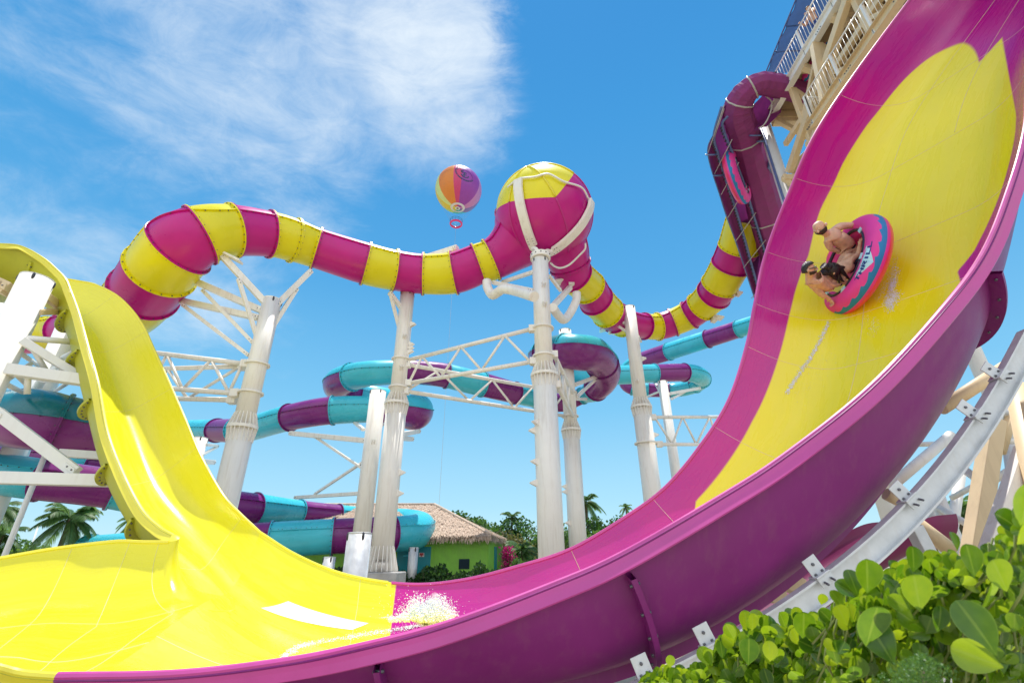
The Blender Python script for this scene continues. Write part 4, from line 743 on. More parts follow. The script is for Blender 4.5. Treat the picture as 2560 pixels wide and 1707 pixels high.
leg(oo(250, 662, 12), oo(1250, 630, 12), .06, 'brace'); leg(oo(60, 1010, 11), oo(560, 585, 11), .11, 'brace'); leg(oo(480, 380, 8), oo(1100, -20, 8), .11, 'brace', 'tan'); leg(oo(640, 820, 13), oo(540, 1500, 13), .12); leg(oo(1010, 640, 10.5), oo(1130, 1500, 10.5), .12); leg(oo(840, 980, 10.5), oo(1250, 700, 10), .07, 'brace'); leg(oo(560, 1080, 12), oo(900, 900, 11), .06, 'brace'); leg(oo(1060, 330, 9), oo(940, 720, 9), .09, 'brace', 'tan'); leg(oo(420, 1130, 11), oo(760, 1330, 10), .07, 'brace')
ii = lambda x, y, Y: at('I', x, y, Y)
leg(ii(1700, 270, 7.5), ii(1810, 480, 7.5), .09, 'leg', 'galv', True); leg(ii(880, 620, 8.), ii(900, 720, 8.), .12, 'leg', 'tan', True); leg(ii(1010, 560, 7.2), ii(980, 660, 7.2), .1, 'brace', 'tan', True); leg(ii(1540, 80, 7.5), ii(1640, 130, 7.5), .09, 'brace', 'tan')
# the return chute that hides behind the trestle
mb = MB(); Pq = arc(np.array([ii(560, 860, 9.2), ii(900, 660, 9.2), ii(1300, 400, 9.2), ii(1560, 250, 9.2), ii(1740, 220, 9.4)]), 40); mb.grid(np.array([[p+V(0, .8*math.cos(a), .55*math.sin(a)) for a in np.linspace(PI, 2*PI, 20)] for p in Pq])); mb.build('return_trough', gloss('dark maroon skin', (.22, .012, .10), .5, .15, coat=.1), st)  # skin in one dark maroon colour

# ------------------------------------------------------------------ raft and riders
i_, j_ = onwall('G', 1108.6, 889); RO0 = wallpt(i_, j_, .18); rz = (RO0-CAM)@FWD
vd = nz(CAM-RO0); RA = .221; di = nz(-RGT*math.cos(RA)+UPV*math.sin(RA)); di = nz(di-vd*(di@vd)); EL = .399; RN = vd*math.sin(EL)+di*math.cos(EL)
RT = nz(RGT*math.sin(RA)+UPV*math.cos(RA)); RT = nz(RT-RN*(RT@RN)); RC = np.cross(RN, RT); RC = RC if RC@FWD > 0 else -RC   # RT along the raft's long axis in view, RC away from the viewer
RS = .214*rz/2/1.3
def rl(c, t, n): return RO0+(RC*c+RT*t)*RS+RN*n*RS
def rj(x, y, n, o=0.): return dep('G', x, y, rz+PD+o-(n-.6)*.35)   # joint of a rider from its image pixel; n: height over the raft floor
PD = 0.
def paint_mat(name, ca, cb, rough=.35):
    mt, nt, p = newmat(name); a = nd(nt, 'ShaderNodeAttribute', _attribute_name='paint'); f = nd(nt, 'ShaderNodeMapRange'); f.inputs[1].default_value = -.01; f.inputs[2].default_value = .01
    nt.links.new(a.outputs['Fac'], f.inputs[0]); n1 = nd(nt, 'ShaderNodeTexNoise', Scale=3., Detail=4.); tc = nd(nt, 'ShaderNodeTexCoord'); nt.links.new(tc.outputs['Object'], n1.inputs['Vector'])
    r = ramp(nt, n1.outputs[0], [(.3, (.85,)*3), (.7, (1,)*3)]); nt.links.new(mix(nt, mix(nt, ca, cb, f.outputs[0]), r.outputs[0], 1., 'MULTIPLY'), p.inputs['Base Color']); p.inputs['Roughness'].default_value = rough; return mt
M['raft'] = paint_mat('pink vinyl with blue wave print', (.82, .05, .36), (.01, .23, .52), .55); M['raft_red'] = gloss('red vinyl underside', (.84, .03, .12), .35, .06); M['strap'] = gloss('navy webbing', (.012, .012, .035), .7, .2)
M['print_blue'] = gloss('navy print', (.01, .03, .20), .5, .1); M['print_ice'] = gloss('pale ice print', (.45, .75, .85), .5, .12); M['raft_floor'] = gloss('magenta raft floor', (.5, .02, .17), .5, .1)
RR, RM = 1.034, .266
def make_raft(name, label, f0, group, logo=True, s=1.):
    """f0(c, t, n) -> world"""
    th = thing(name, label, 'raft', tuple(f0(0, 0, 0)), group)
    def tor(a, v, k=1.): q = (RR+RM*k*math.cos(v)*1.0)*s; return f0(q*math.cos(a), q*math.sin(a), (.30+RM*k*math.sin(v)*1.05)*s)
    na, nv = 360, 64; A = np.linspace(0, 2*PI, na, endpoint=False); Vv = np.linspace(-.35, PI+.9, nv); mb = MB(); mb.grid(np.array([[tor(a, v) for v in Vv] for a in A]), closeu=True); o = mb.build('tube', M['raft'], th)
    val = []
    for a in A:
        for v in Vv:
            band = .20-abs(v-.12); ph = (a*22/(2*PI)+(v-.3)*1.25) % 1.; crest = (.29+.26*(1-abs(2*ph-1))**1.8)-v
            crest2 = crest if v > .1 else -1; val.append(max(band*.6, min(crest2, .5)*.4))
    at_ = o.data.attributes.new('paint', 'FLOAT', 'POINT'); at_.data.foreach_set('value', np.array(val, np.float32))
    mb = MB(); mb.grid(np.array([[tor(a, v, 1.) for v in np.linspace(-PI*.62, -.35, 20)] for a in np.linspace(0, 2*PI, 120, endpoint=False)]), closeu=True); mb.build('underside', M['raft_red'], th)
    mb = MB(); mb.grid(np.array([[f0(math.cos(a)*r*s, math.sin(a)*r*s, z*s) for r, z in ((.0, .12), (.4, .13), (.72, .15), (.86, .2))] for a in np.linspace(0, 2*PI, 64, endpoint=False)]), closeu=True); mb.build('floor', M['raft_floor'], th)
    for k in range(6):
        a0 = k*PI/3+.12; P_ = [tor(a, 2.25, 1.03) for a in np.linspace(a0, a0+PI/3-.24, 14)]; mb = MB(); mb.tube(np.array(P_), .035*s, 6); mb.build('grab_strap', M['strap'], th)
        mb = MB(); c = tor(a0-.12, 2.15, 1.02); mb.box(c, (nz(f0(math.cos(a0), math.sin(a0), 0)-f0(0, 0, 0))*.05*s, nz(f0(0, 0, 1)-f0(0, 0, 0))*.02, nz(f0(-math.sin(a0), math.cos(a0), 0)-f0(0, 0, 0))*.06*s)); mb.build('strap_patch', M['print_ice'], th)
    if logo:
        LA = LOGO_A
        def pt(u, v, k=1.012): return tor(LA+u*1.12, .98+v*.8, k)          # u along the ring, v up the tube
        mb = MB(); D_ = [(-.30, .30), (-.17, .52), (.17, .52), (.30, .30), (0, -.62)]; ctr = np.mean(D_, axis=0); DE = [np.array(D_[i])*(1-f)+np.array(D_[(i+1) % 5])*f for i in range(5) for f in np.linspace(0, 1, 9)]
        mb.grid(np.array([[pt(*(ctr+(np.array(p)-ctr)*q), 1.006) for p in DE] for q in np.linspace(.02, 1, 16)])); mb.build('diamond_print', M['print_ice'], th)
        rs = np.random.default_rng(3); mb = MB()
        for k in range(26):
            u0 = rs.uniform(-.32, .32); v0 = .42+rs.uniform(0, .32)+.1*math.cos(u0*6); r = rs.uniform(.012, .05)*(1 if v0 < .6 else .6)
            mb.add([pt(u0+r*1.1*math.cos(a), v0+r*1.6*math.sin(a), 1.009) for a in np.linspace(0, 2*PI, 10, endpoint=False)], [tuple(range(10))])
        mb.build('splash_print', M['print_ice'], th)
        GL = {'T': [((0, 1), (1, 1)), ((.5, 1), (.5, 0))], 'H': [((0, 0), (0, 1)), ((1, 0), (1, 1)), ((0, .5), (1, .5))], 'R': [((0, 0), (0, 1)), ((0, 1), (.9, .95)), ((.9, .95), (.9, .55)), ((.9, .55), (0, .48)), ((.35, .5), (1, 0))], 'I': [((.5, 0), (.5, 1))], 'L': [((0, 1), (0, 0)), ((0, 0), (.95, 0))]}
        mb = MB(); u = .36; wds = {'I': .04}
        for ch in 'THRILL':
            w_ = .085 if ch != 'I' else .05
            for (xa, ya), (xb, yb) in GL[ch]:
                a = np.array([u-xa*w_, -.02+ya*.36]); b = np.array([u-xb*w_, -.02+yb*.36]); d = b-a; nn_ = np.array([-d[1]/1.7, d[0]*1.7]); nn_ = nn_/np.linalg.norm(nn_*[1, 1/1.7]); hw = nn_*.021*np.array([1, 1.6])*.9
                d_ = d/np.linalg.norm(d)*.018; mb.add([pt(*(a-d_+hw), 1.02), pt(*(b+d_+hw), 1.02), pt(*(b+d_-hw), 1.02), pt(*(a-d_-hw), 1.02)], [(0, 1, 2, 3)])
            u -= w_+.048
        mb.build('lettering', M['print_blue'], th)
    return th
# angle on the ring that faces the camera's lower right
LOGO_A = math.atan2(-.16, -.99)
make_raft('round_raft', 'pink round raft with a blue wave print carrying three riders down the wave wall', rl, 'inflatable round rafts')
tb = lp_(262, 720, -.1); ta1 = nz(lp_(335, 850)-lp_(215, 590)); ta2 = nz(RGT*.62+FWD*.78); ta2 = nz(ta2-ta1*(ta2@ta1)); tn = np.cross(ta1, ta2); tn = -tn if tn@(CAM-tb) < 0 else tn
make_raft('round_raft', 'pink raft riding up inside the covered conveyor between its blue rails', lambda c, t, n: tb+ta1*c+ta2*t+tn*(n-.2), 'inflatable round rafts', False, .95)
ub = atz('F', 1040, 440, CAM[2]+18.1)+V(.5, 0, 0)
make_raft('round_raft', 'pink raft standing on edge behind the top deck railing', lambda c, t, n: ub+V(0, 1, 0)*c+V(.25, 0, .97)*t*.85+V(-.97, 0, .25)*(n-.3), 'inflatable round rafts', False, .9)

# ---- people
def skin_mat(name, col):
    mt, nt, p = newmat(name); tc = nd(nt, 'ShaderNodeTexCoord'); n1 = nd(nt, 'ShaderNodeTexNoise', Scale=14., Detail=5.); nt.links.new(tc.outputs['Object'], n1.inputs['Vector']); c = np.array(col)
    r = ramp(nt, n1.outputs[0], [(.3, c*.82), (.7, np.minimum(c*1.1, 1))]); nt.links.new(r.outputs[0], p.inputs['Base Color']); p.inputs['Roughness'].default_value = .6; p.inputs['Subsurface Weight'].default_value = .12; p.inputs['Subsurface Radius'].default_value = (.02, .008, .005); return mt
M['skin_fair'] = skin_mat('fair skin', (.70, .43, .31)); M['skin_tan'] = skin_mat('tanned skin', (.64, .38, .25)); M['skin_warm'] = skin_mat('warm skin', (.66, .40, .27))
M['hair'] = gloss('near black hair', (.012, .009, .009), .45, .3, 30, coat=.2, bump=.5); M['beard'] = gloss('dark beard', (.05, .03, .022), .7, .3, 40, coat=0, bump=.6); M['shorts'] = gloss('dark swim shorts', (.015, .02, .05), .7, .3, 6, coat=0, bump=.3); M['shorts_blue'] = gloss('blue swim shorts', (.02, .05, .22), .7, .2, 6, coat=0)
M['glass'] = gloss('dark sunglasses', (.01, .01, .012), .1, .1); M['mouth'] = gloss('open mouth', (.12, .01, .012), .5, .1); M['teeth'] = gloss('teeth', (.8, .78, .72), .4, .03); M['eye'] = gloss('eye white', (.75, .73, .7), .3, .02)
def skinned(name, verts, edges, rad, mat, parent, root=0, sub=2):
    me = bpy.data.meshes.new(name); r = parent
    while r is not None and r.parent is not None: r = r.parent
    off = ORG.get(r.name, np.zeros(3)) if r is not None else 0
    me.from_pydata([tuple(np.asarray(v)-off) for v in verts], edges, []); o = bpy.data.objects.new(name, me); COL.objects.link(o); o.parent = parent
    md = o.modifiers.new('skin', 'SKIN'); md.use_smooth_shade = True; md.branch_smoothing = .4
    for i, q in enumerate(me.skin_vertices[0].data): q.radius = (rad[i], rad[i]) if np.isscalar(rad[i]) else tuple(rad[i]); q.use_root = (i == root)
    s_ = o.modifiers.new('sub', 'SUBSURF'); s_.levels = sub; s_.render_levels = sub; me.materials.append(mat); return o
def person(label, J, mat, face, up_, parent_group, hands=True, s=1.):
    """J: joints by name; face: direction the face looks; up_: crown direction"""
    t = thing('person', label, 'person', tuple(J['pelvis']), parent_group); v = []; e = []; r = []
    def av(p, rad, par=None): v.append(np.asarray(p, float)); r.append(rad*s); i = len(v)-1; (e.append((par, i)) if par is not None else None); return i
    pel = av(J['pelvis'], .145); bel = av(J['pelvis']*.5+J['chest']*.5, .135, pel); ch = av(J['chest'], .16, bel); nk0 = av(J['chest']*.4+J['neck']*.6, .105, ch); nk = av(J['neck'], .06, nk0)
    face = nz(face); up_ = nz(up_-face*(up_@face)); sd = np.cross(face, up_); H = J['head']
    h0 = av(H-up_*.075*s+face*.015, .068, nk); h1 = av(H, .093, h0); h2 = av(H+up_*.06*s-face*.012, .085, h1); av(H+up_*.10*s-face*.012, .045, h2)
    for S_ in ('l', 'r'):
        if S_+'sho' in J:
            a = av(J[S_+'sho'], .068, nk0); b = av(J[S_+'elb'], .048, a); c = av(J[S_+'wri'], .031, b); hd = J[S_+'han']; d = nz(hd-J[S_+'wri']); q = nz(np.cross(d, up_)+.01); pm = av(J[S_+'wri']+d*.05*s, .036, c)
            kn = av(J[S_+'wri']+d*.085*s, .034, pm); w_ = np.cross(d, q)
            for k in range(4):
                o_ = q*(k-1.5)*.021*s; L_ = (.075, .085, .08, .062)[k]*s; f1 = av(J[S_+'wri']+d*.095*s+o_, .0105, kn); f2 = av(v[f1]+(d*.8+w_*.5)*L_*.5, .0095, f1); av(v[f2]+(d*.2+w_*1.)*L_*.5, .0085, f2)
            th = av(J[S_+'wri']+d*.05*s-q*.04*s, .013, pm); av(v[th]+(d*.6-q*.5+w_*.4)*.05*s, .010, th)
        if S_+'kne' in J:
            hp = av(J[S_+'hip'] if S_+'hip' in J else J['pelvis']*.7+J[S_+'kne']*.3, .088, pel); k_ = av(J[S_+'kne'], .062, hp); an = av(J[S_+'foo'], .043, k_); fd = J[S_+'toe'] if S_+'toe' in J else J[S_+'foo']+nz(face)*.17*s; av(fd, .034, an)
    body = skinned('body', v, e, r, mat, t)
    # face: nose, eyes, brows, ears, mouth
    mb = MB(); mb.sphere(H+face*.098*s-up_*.018*s, .02*s, 6, sc=(1, 1, 1.4)); mb.build('nose', mat, t)
    for k in (-1, 1):
        mb = MB(); mb.sphere(H+sd*k*.098*s-up_*.012*s-face*.01, .03*s, 6, sc=(.6, .8, 1)); mb.build('ear', mat, t)
        mb = MB(); mb.sphere(H+face*.088*s+sd*k*.034*s+up_*.012*s, .008*s, 6); mb.build('eye', M['eye'], t)
    return t, dict(face=face, up=up_, sd=sd, H=H, s=s)
def capmesh(t, f, name, mat, r, test, bulge=(1, 1, 1), off=0., s=None):
    s = s or f.get('s', 1.)
    """shell around the head where test(face, up, side) holds on the unit direction"""
    mb = MB(); n = 22; dirs = []
    for i in range(n+1):
        th_ = PI*i/n; dirs.append([V(math.sin(th_)*math.cos(a), math.sin(th_)*math.sin(a), math.cos(th_)) for a in np.arange(2*n)*PI/n])
    vs = [f['H']+(f['face']*d[0]*bulge[0]+f['sd']*d[1]*bulge[1]+f['up']*d[2]*bulge[2])*r*s+f['up']*off for row in dirs for d in row]
    fs = []
    for i in range(n):
        for j in range(2*n):
            d = (dirs[i][j]+dirs[i+1][(j+1) % (2*n)])/2
            if test(*d): fs.append((i*2*n+j, (i+1)*2*n+j, (i+1)*2*n+(j+1) % (2*n), i*2*n+(j+1) % (2*n)))
    mb.add(vs, fs); o = mb.build(name, mat, t); s_ = o.modifiers.new('t', 'SOLIDIFY'); s_.thickness = .014; s_.offset = 1; return o
GRP = 'riders in the pink raft'
PD = .12
Jb = dict(head=rj(560, 385, 1.02), neck=rj(645, 455, .86), chest=rj(745, 490, .66), pelvis=rj(905, 600, .30), lsho=rj(785, 372, .80), lelb=rj(935, 362, .70), lwri=rj(1005, 400, .62), lhan=rj(1045, 432, .58),
          rsho=rj(640, 530, .74), relb=rj(682, 620, .52), rwri=rj(748, 640, .46), rhan=rj(800, 655, .42), lkne=rj(945, 640, .50), lfoo=rj(880, 780, .25), rkne=rj(830, 690, .48), rfoo=rj(770, 790, .22))
tb_, fb = person('bald bearded shirtless man leaning back at the top of the raft', Jb, M['skin_fair'], nz(-RGT*.62-UPV*.62-FWD*.45), -RGT*.8+UPV*.6-FWD*.1, GRP, s=1.32)
capmesh(tb_, fb, 'beard', M['beard'], .112, lambda a, b, c: a > .1 and c < -.28 and c > -.93, (1.02, .93, 1.12))
capmesh(tb_, fb, 'mouth', M['mouth'], .118, lambda a, b, c: a > .8 and -.50 < c < -.36 and abs(b) < .3, (1.04, .95, 1.1))
skinned('shorts', [Jb['pelvis'], Jb['pelvis']*.45+Jb['lkne']*.55, Jb['pelvis']*.45+Jb['rkne']*.55, Jb['pelvis']*.75+Jb['chest']*.25], [(0, 1), (0, 2), (0, 3)], [.16, .10, .10, .14], M['shorts'], tb_)
mb = MB(); w_ = Jb['lwri']*.85+Jb['lelb']*.15; mb.tube(np.array([w_-nz(Jb['lwri']-Jb['lelb'])*.02, w_+nz(Jb['lwri']-Jb['lelb'])*.02]), .04, 12, caps=False); mb.build('wristband', M['strap'], tb_)
PD = -.12
Js = dict(head=rj(445, 838, 1.0), neck=rj(440, 915, .84), chest=rj(520, 975, .68), pelvis=rj(630, 1090, .32), rsho=rj(545, 915, .80), relb=rj(690, 1022, .62), rwri=rj(785, 1005, .56), rhan=rj(850, 970, .52),
          lsho=rj(462, 985, .72), lelb=rj(600, 1130, .62), lwri=rj(650, 1150, .60), lhan=rj(680, 1180, .58), lkne=rj(720, 950, .5), lfoo=rj(790, 860, .24), rkne=rj(650, 900, .5), rfoo=rj(720, 800, .24))
ts_, fs_ = person('laughing shirtless man in dark sunglasses at the lower edge of the raft', Js, M['skin_tan'], nz(RGT*.80+UPV*.12-FWD*.55), -RGT*.25+UPV*.9-FWD*.05, GRP, s=1.32)
capmesh(ts_, fs_, 'hair', M['hair'], .104, lambda a, b, c: c > .35+.5*a or (a < -.1 and c > -.45), (1.0, .95, 1.18))
capmesh(ts_, fs_, 'stubble', M['beard'], .103, lambda a, b, c: a > .0 and -.93 < c < -.35, (1.02, .9, 1.1))
capmesh(ts_, fs_, 'mouth', M['mouth'], .112, lambda a, b, c: a > .72 and -.66 < c < -.36 and abs(b) < .34, (1.02, .93, 1.1)); capmesh(ts_, fs_, 'teeth', M['teeth'], .114, lambda a, b, c: a > .75 and -.42 < c < -.34 and abs(b) < .3, (1.02, .93, 1.1))
for k in (-1, 1):
    mb = MB(); c = fs_['H']+fs_['face']*.125+fs_['sd']*k*.046+fs_['up']*.017; mb.box(c, (fs_['sd']*.04, fs_['up']*.028, fs_['face']*.007)); bev(mb.build('sunglass_lens', M['glass'], ts_), .006)
    mb = MB(); mb.bar(c+fs_['sd']*k*.036, fs_['H']+fs_['sd']*k*.122-fs_['face']*.01+fs_['up']*.005, .008, .012); mb.build('sunglass_arm', M['glass'], ts_)
skinned('shorts', [Js['pelvis'], Js['pelvis']*.5+Js['lkne']*.5, Js['pelvis']*.5+Js['rkne']*.5, Js['pelvis']*.8+Js['chest']*.2], [(0, 1), (0, 2), (0, 3)], [.158, .10, .10, .145], M['shorts'], ts_)
mb = MB(); w_ = Js['rwri']; d_ = nz(Js['rwri']-Js['relb']); mb.tube(np.array([w_-d_*.015, w_+d_*.015]), .038, 12, caps=False); mb.build('wristband', M['strap'], ts_)
PD = -.12
Jw = dict(head=rj(690, 850, .76), neck=rj(770, 830, .66), chest=rj(845, 815, .54), pelvis=rj(935, 800, .32), lsho=rj(880, 758, .64), lelb=rj(985, 680, .60), lwri=rj(1000, 575, .62), lhan=rj(1018, 505, .60), rsho=rj(812, 890, .62), relb=rj(820, 990, .56), rwri=rj(885, 985, .56), rhan=rj(925, 960, .56),
          lkne=rj(868, 695, .52), lfoo=rj(790, 790, .24), lhip=rj(950, 720, .36), rkne=rj(790, 790, .5), rfoo=rj(720, 820, .24))
tw_, fw = person('woman with long black hair in a dark bikini in the middle of the raft', Jw, M['skin_warm'], nz(-RGT*.5-UPV*.5+FWD*.55), -RGT*.8+UPV*.4, GRP, s=1.22)
capmesh(tw_, fw, 'hair', M['hair'], .112, lambda a, b, c: c > .25+.6*a or a < .12, (1.05, 1.03, 1.2))
for k, (x0, y0, x1, y1, n0, n1) in enumerate(((600, 800, 880, 900, .95, .62), (640, 790, 905, 870, .98, .66), (590, 850, 830, 960, .9, .6), (700, 800, 890, 930, .96, .66), (640, 880, 790, 940, .9, .62), (720, 830, 850, 1000, .92, .6), (760, 840, 780, 1040, .86, .56))):
    P_ = np.array([rj(x0*(1-f)+x1*f, y0*(1-f)+y1*f+22*math.sin(f*5+k), n0*(1-f)+n1*f+.05*math.sin(PI*f)) for f in np.linspace(0, 1, 14)])
    mb = MB(); mb.tube(P_, [.075*(1-.75*f)*(1 if k < 5 else .55) for f in np.linspace(0, 1, 14)], 9); mb.build('hair_lock', M['hair'], tw_)
P_ = [rj(830, 770, .66), rj(870, 800, .67), rj(950, 825, .54)]; mb = MB(); mb.tube(arc(P_, 12), .022, 6); mb.build('bikini_strap', M['strap'], tw_)
skinned('bikini_bottom', [Jw['pelvis'], Jw['pelvis']*.75+Jw['lkne']*.25, Jw['pelvis']*.8+Jw['chest']*.2], [(0, 1), (0, 2)], [.15, .09, .12], M['shorts'], tw_)
# man on the top deck
hp_ = atz('F', 1105, 95, CAM[2]+19.05)
ft = V(hp_[0], hp_[1], CAM[2]+17.5); q = lambda x, y, z: ft+V(x, y, z)
Jt = dict(head=q(-.06, -.05, 1.6), neck=q(-.02, -.02, 1.45), chest=q(0, 0, 1.25), pelvis=q(.06, 0, .93), lsho=q(-.02, .2, 1.36), lelb=q(-.1, .3, 1.12), lwri=q(-.3, .22, 1.14), lhan=q(-.38, .2, 1.15), rsho=q(-.02, -.2, 1.36), relb=q(-.1, -.28, 1.1), rwri=q(-.3, -.2, 1.1), rhan=q(-.38, -.18, 1.1),
          lkne=q(.02, .1, .48), lfoo=q(.04, .1, .06), ltoe=q(-.12, .12, .03), rkne=q(.02, -.1, .48), rfoo=q(.04, -.1, .06), rtoe=q(-.12, -.12, .03))
tt, ftt = person('shirtless man in blue shorts leaning on the top deck railing', Jt, M['skin_tan'], V(-.9, .1, -.35), V(0, 0, 1), None)
capmesh(tt, ftt, 'hair', M['hair'], .104, lambda a, b, c: c > .3+.5*a or (a < -.1 and c > -.4), (1., .95, 1.18))
skinned('shorts', [Jt['pelvis'], Jt['pelvis']*.3+Jt['lkne']*.7, Jt['pelvis']*.3+Jt['rkne']*.7, Jt['pelvis']*.8+Jt['chest']*.2], [(0, 1), (0, 2), (0, 3)], [.16, .11, .11, .14], M['shorts_blue'], tt)
# ------------------------------------------------------------------ building with a thatched roof
M['green'] = gloss('lime green painted boards', (.27, .60, .07), .6, .1, 2, coat=0, dirt=.1); M['teal_door'] = gloss('teal painted door', (.0, .27, .33), .45, .08); M['louvre'] = gloss('dark louvre slats', (.03, .06, .09), .5, .1)
M['thatch'] = gloss('dry palm thatch', (.66, .51, .40), .95, .3, 9, coat=0, bump=.9); M['sign'] = gloss('white sign', (.8, .8, .8), .5, .03); M['sign_red'] = gloss('red sign print', (.6, .05, .06), .5, .05)
YB = 27.; bz = terrain(0, 30)
dB = lambda x, y, Y=YB: at('D', x, y, Y)
bl = thing('pump_building', 'lime green boarded hut with a shaggy thatched hip roof and teal double doors', 'building', (-5, 29, bz))
xl = dB(-450, 1300)[0]; xr = dB(1195, 1300)[0]; zt = dB(800, 1235)[2]
cr_ = V(xr, YB, 0); cb = V(dB(1272, 1300, 30.)[0], 30., 0); side = nz(cb-cr_)
mb = MB(); mb.box(((xl+xr)/2, YB+.1, (zt+bz)/2), (V((xr-xl)/2, 0, 0), V(0, .1, 0), V(0, 0, (zt-bz)/2)))
nb = int((xr-xl)/.16)
for k in range(nb): x = xl+(k+.5)*(xr-xl)/nb; mb.abox((x-.072, YB-.014, bz), (x+.072, YB+.0, zt))
mb.abox((xl, YB-.03, zt-.55), (xr, YB-.016, zt-.5)); mb.build('front_wall', M['green'], bl)
mb = MB(); L_ = np.linalg.norm(cb-cr_); c = (cr_+cb)/2; nn = V(side[1], -side[0], 0)
mb.box((c[0], c[1], (zt+bz)/2), (side*L_/2, nn*.05, V(0, 0, (zt-bz)/2)))
for k in range(18): q = cr_+side*(k+.5)*L_/18; mb.box((q[0]+nn[0]*.06, q[1]+nn[1]*.06, (zt+bz)/2), (side*L_/18*.46, nn*.012, V(0, 0, (zt-bz)/2)))
mb.build('side_wall', M['green'], bl)
mb = MB(); q0 = cr_+side*1.2; q1 = cr_+side*1.75; zz1 = dB(1237, 1305, 28.5)[2]; mb.box(((q0+q1)/2+nn*.085+V(0, 0, (zz1+bz)/2)), ((q1-q0)/2, nn*.02, V(0, 0, (zz1-bz)/2))); mb.build('side_door', M['teal_door'], bl)
d0 = dB(680, 1306); d1 = dB(873, 1306); dm = (d0[0]+d1[0])/2
for xa, xb in ((d0[0], dm-.012), (dm+.012, d1[0])):
    mb = MB(); mb.abox((xa, YB-.06, bz), (xb, YB-.02, d0[2])); o = bev(mb.build('door', M['teal_door'], bl), .01); mb = MB(); hx_ = xb-.1 if xa == d0[0] else xa+.1; mb.abox((hx_-.02, YB-.12, bz+1.0), (hx_+.02, YB-.06, bz+1.15)); mb.build('handle', M['bolt'], o)
mb = MB(); mb.abox((d0[0]-.08, YB-.05, bz), (d0[0]-.002, YB-.017, d0[2]+.08)); mb.abox((d1[0]+.002, YB-.05, bz), (d1[0]+.08, YB-.017, d0[2]+.08)); mb.abox((d0[0], YB-.05, d0[2]+.002), (d1[0], YB-.017, d0[2]+.08)); mb.build('door_frame', M['green'], bl)
a = dB(803, 1340); b = dB(832, 1363); sg = MB(); sg.abox((a[0], YB-.075, b[2]), (b[0], YB-.062, a[2])); sgo = sg.build('door_sign', M['sign'], bl); mb = MB()
for k, (f0, f1) in enumerate(((.15, .85), (.1, .9), (.35, .65))): z = a[2]+(b[2]-a[2])*(.22+.28*k); mb.abox((a[0]+(b[0]-a[0])*f0, YB-.078, z-.03), (a[0]+(b[0]-a[0])*f1, YB-.0755, z+.03))
mb.build('sign_print', M['sign_red'], sgo)
a = dB(712, 1354); b = dB(742, 1361); mb = MB(); mb.abox((a[0], YB-.07, b[2]), (b[0], YB-.0605, a[2])); mb.build('door_plate', M['turquoise'], bl)
a = dB(1033, 1377); b = dB(1091, 1432); mb = MB(); mb.abox((a[0], YB-.03, b[2]), (b[0], YB-.016, a[2])); lv = mb.build('louvre', M['louvre'], bl); mb = MB()
for k in range(8): z = b[2]+(a[2]-b[2])*(k+.5)/8; mb.box(((a[0]+b[0])/2, YB-.06, z), (V((b[0]-a[0])/2, 0, 0), V(0, .03, -.035), V(0, .006, .006)))
mb.build('slats', M['louvre'], lv)
E_ = [dB(-520, 1250, 26.3), dB(1215, 1248, 26.3), dB(1302, 1262, 30.2), dB(890, 1066, 30.8), dB(-300, 1066, 30.8)]
E_[1][2] += .05
rs = np.random.default_rng(5); mb = MB()
def patch(P00, P01, P10, P11, nu, nv):
    G = np.array([[(P00*(1-u)+P01*u)*(1-v)+(P10*(1-u)+P11*u)*v+V(0, -.03, .05)*rs.normal(0, .3) for u in np.linspace(0, 1, nu)] for v in np.linspace(0, 1, nv)]); mb.grid(G); mb.grid(G-V(0, -.1, .22))
    n = nz(np.cross(P01-P00, P10-P00)); n = -n if n[2] < 0 else n; dwn = nz((P00-P10)); al = nz(P01-P00)
    for k in range(int(nu*nv*3)):                          # loose straw lying on the slope and hanging at the eave
        u = rs.random(); v = rs.random()**1.2; p = (P00*(1-u)+P01*u)*(1-v)+(P10*(1-u)+P11*u)*v+n*.06; l = rs.uniform(.2, .45); w = al*rs.uniform(.008, .022); e = p+dwn*l+al*rs.normal(0, .07)+n*rs.uniform(-.03, .05)
        mb.add([p-w, p+w, e+w*.3, e-w*.3], [(0, 1, 2, 3)])
    for k in range(nu*9):
        u = rs.random(); p = P00*(1-u)+P01*u+n*rs.uniform(-.15, .08); l = rs.uniform(.12, .36); w = al*rs.uniform(.015, .04); e = p+nz(dwn*.8+V(0, 0, -1))*l+al*rs.normal(0, .05); mb.add([p-w, p+w, e+w*.2, e-w*.2], [(0, 1, 2, 3)])
patch(E_[0], E_[1], E_[4], E_[3], 130, 34); patch(E_[1], E_[2], E_[3]+V(.02, 0, 0), E_[3], 34, 34)
mb.tube(np.array([E_[1]*(1-q)+E_[3]*q+V(0, -.02, .05) for q in np.linspace(0, 1, 20)]), .09, 8); mb.tube(np.array([E_[3]+V(0, 0, .04), E_[4]+V(0, 0, .04)]), .09, 8); mb.build('thatched_roof', M['thatch'], bl)
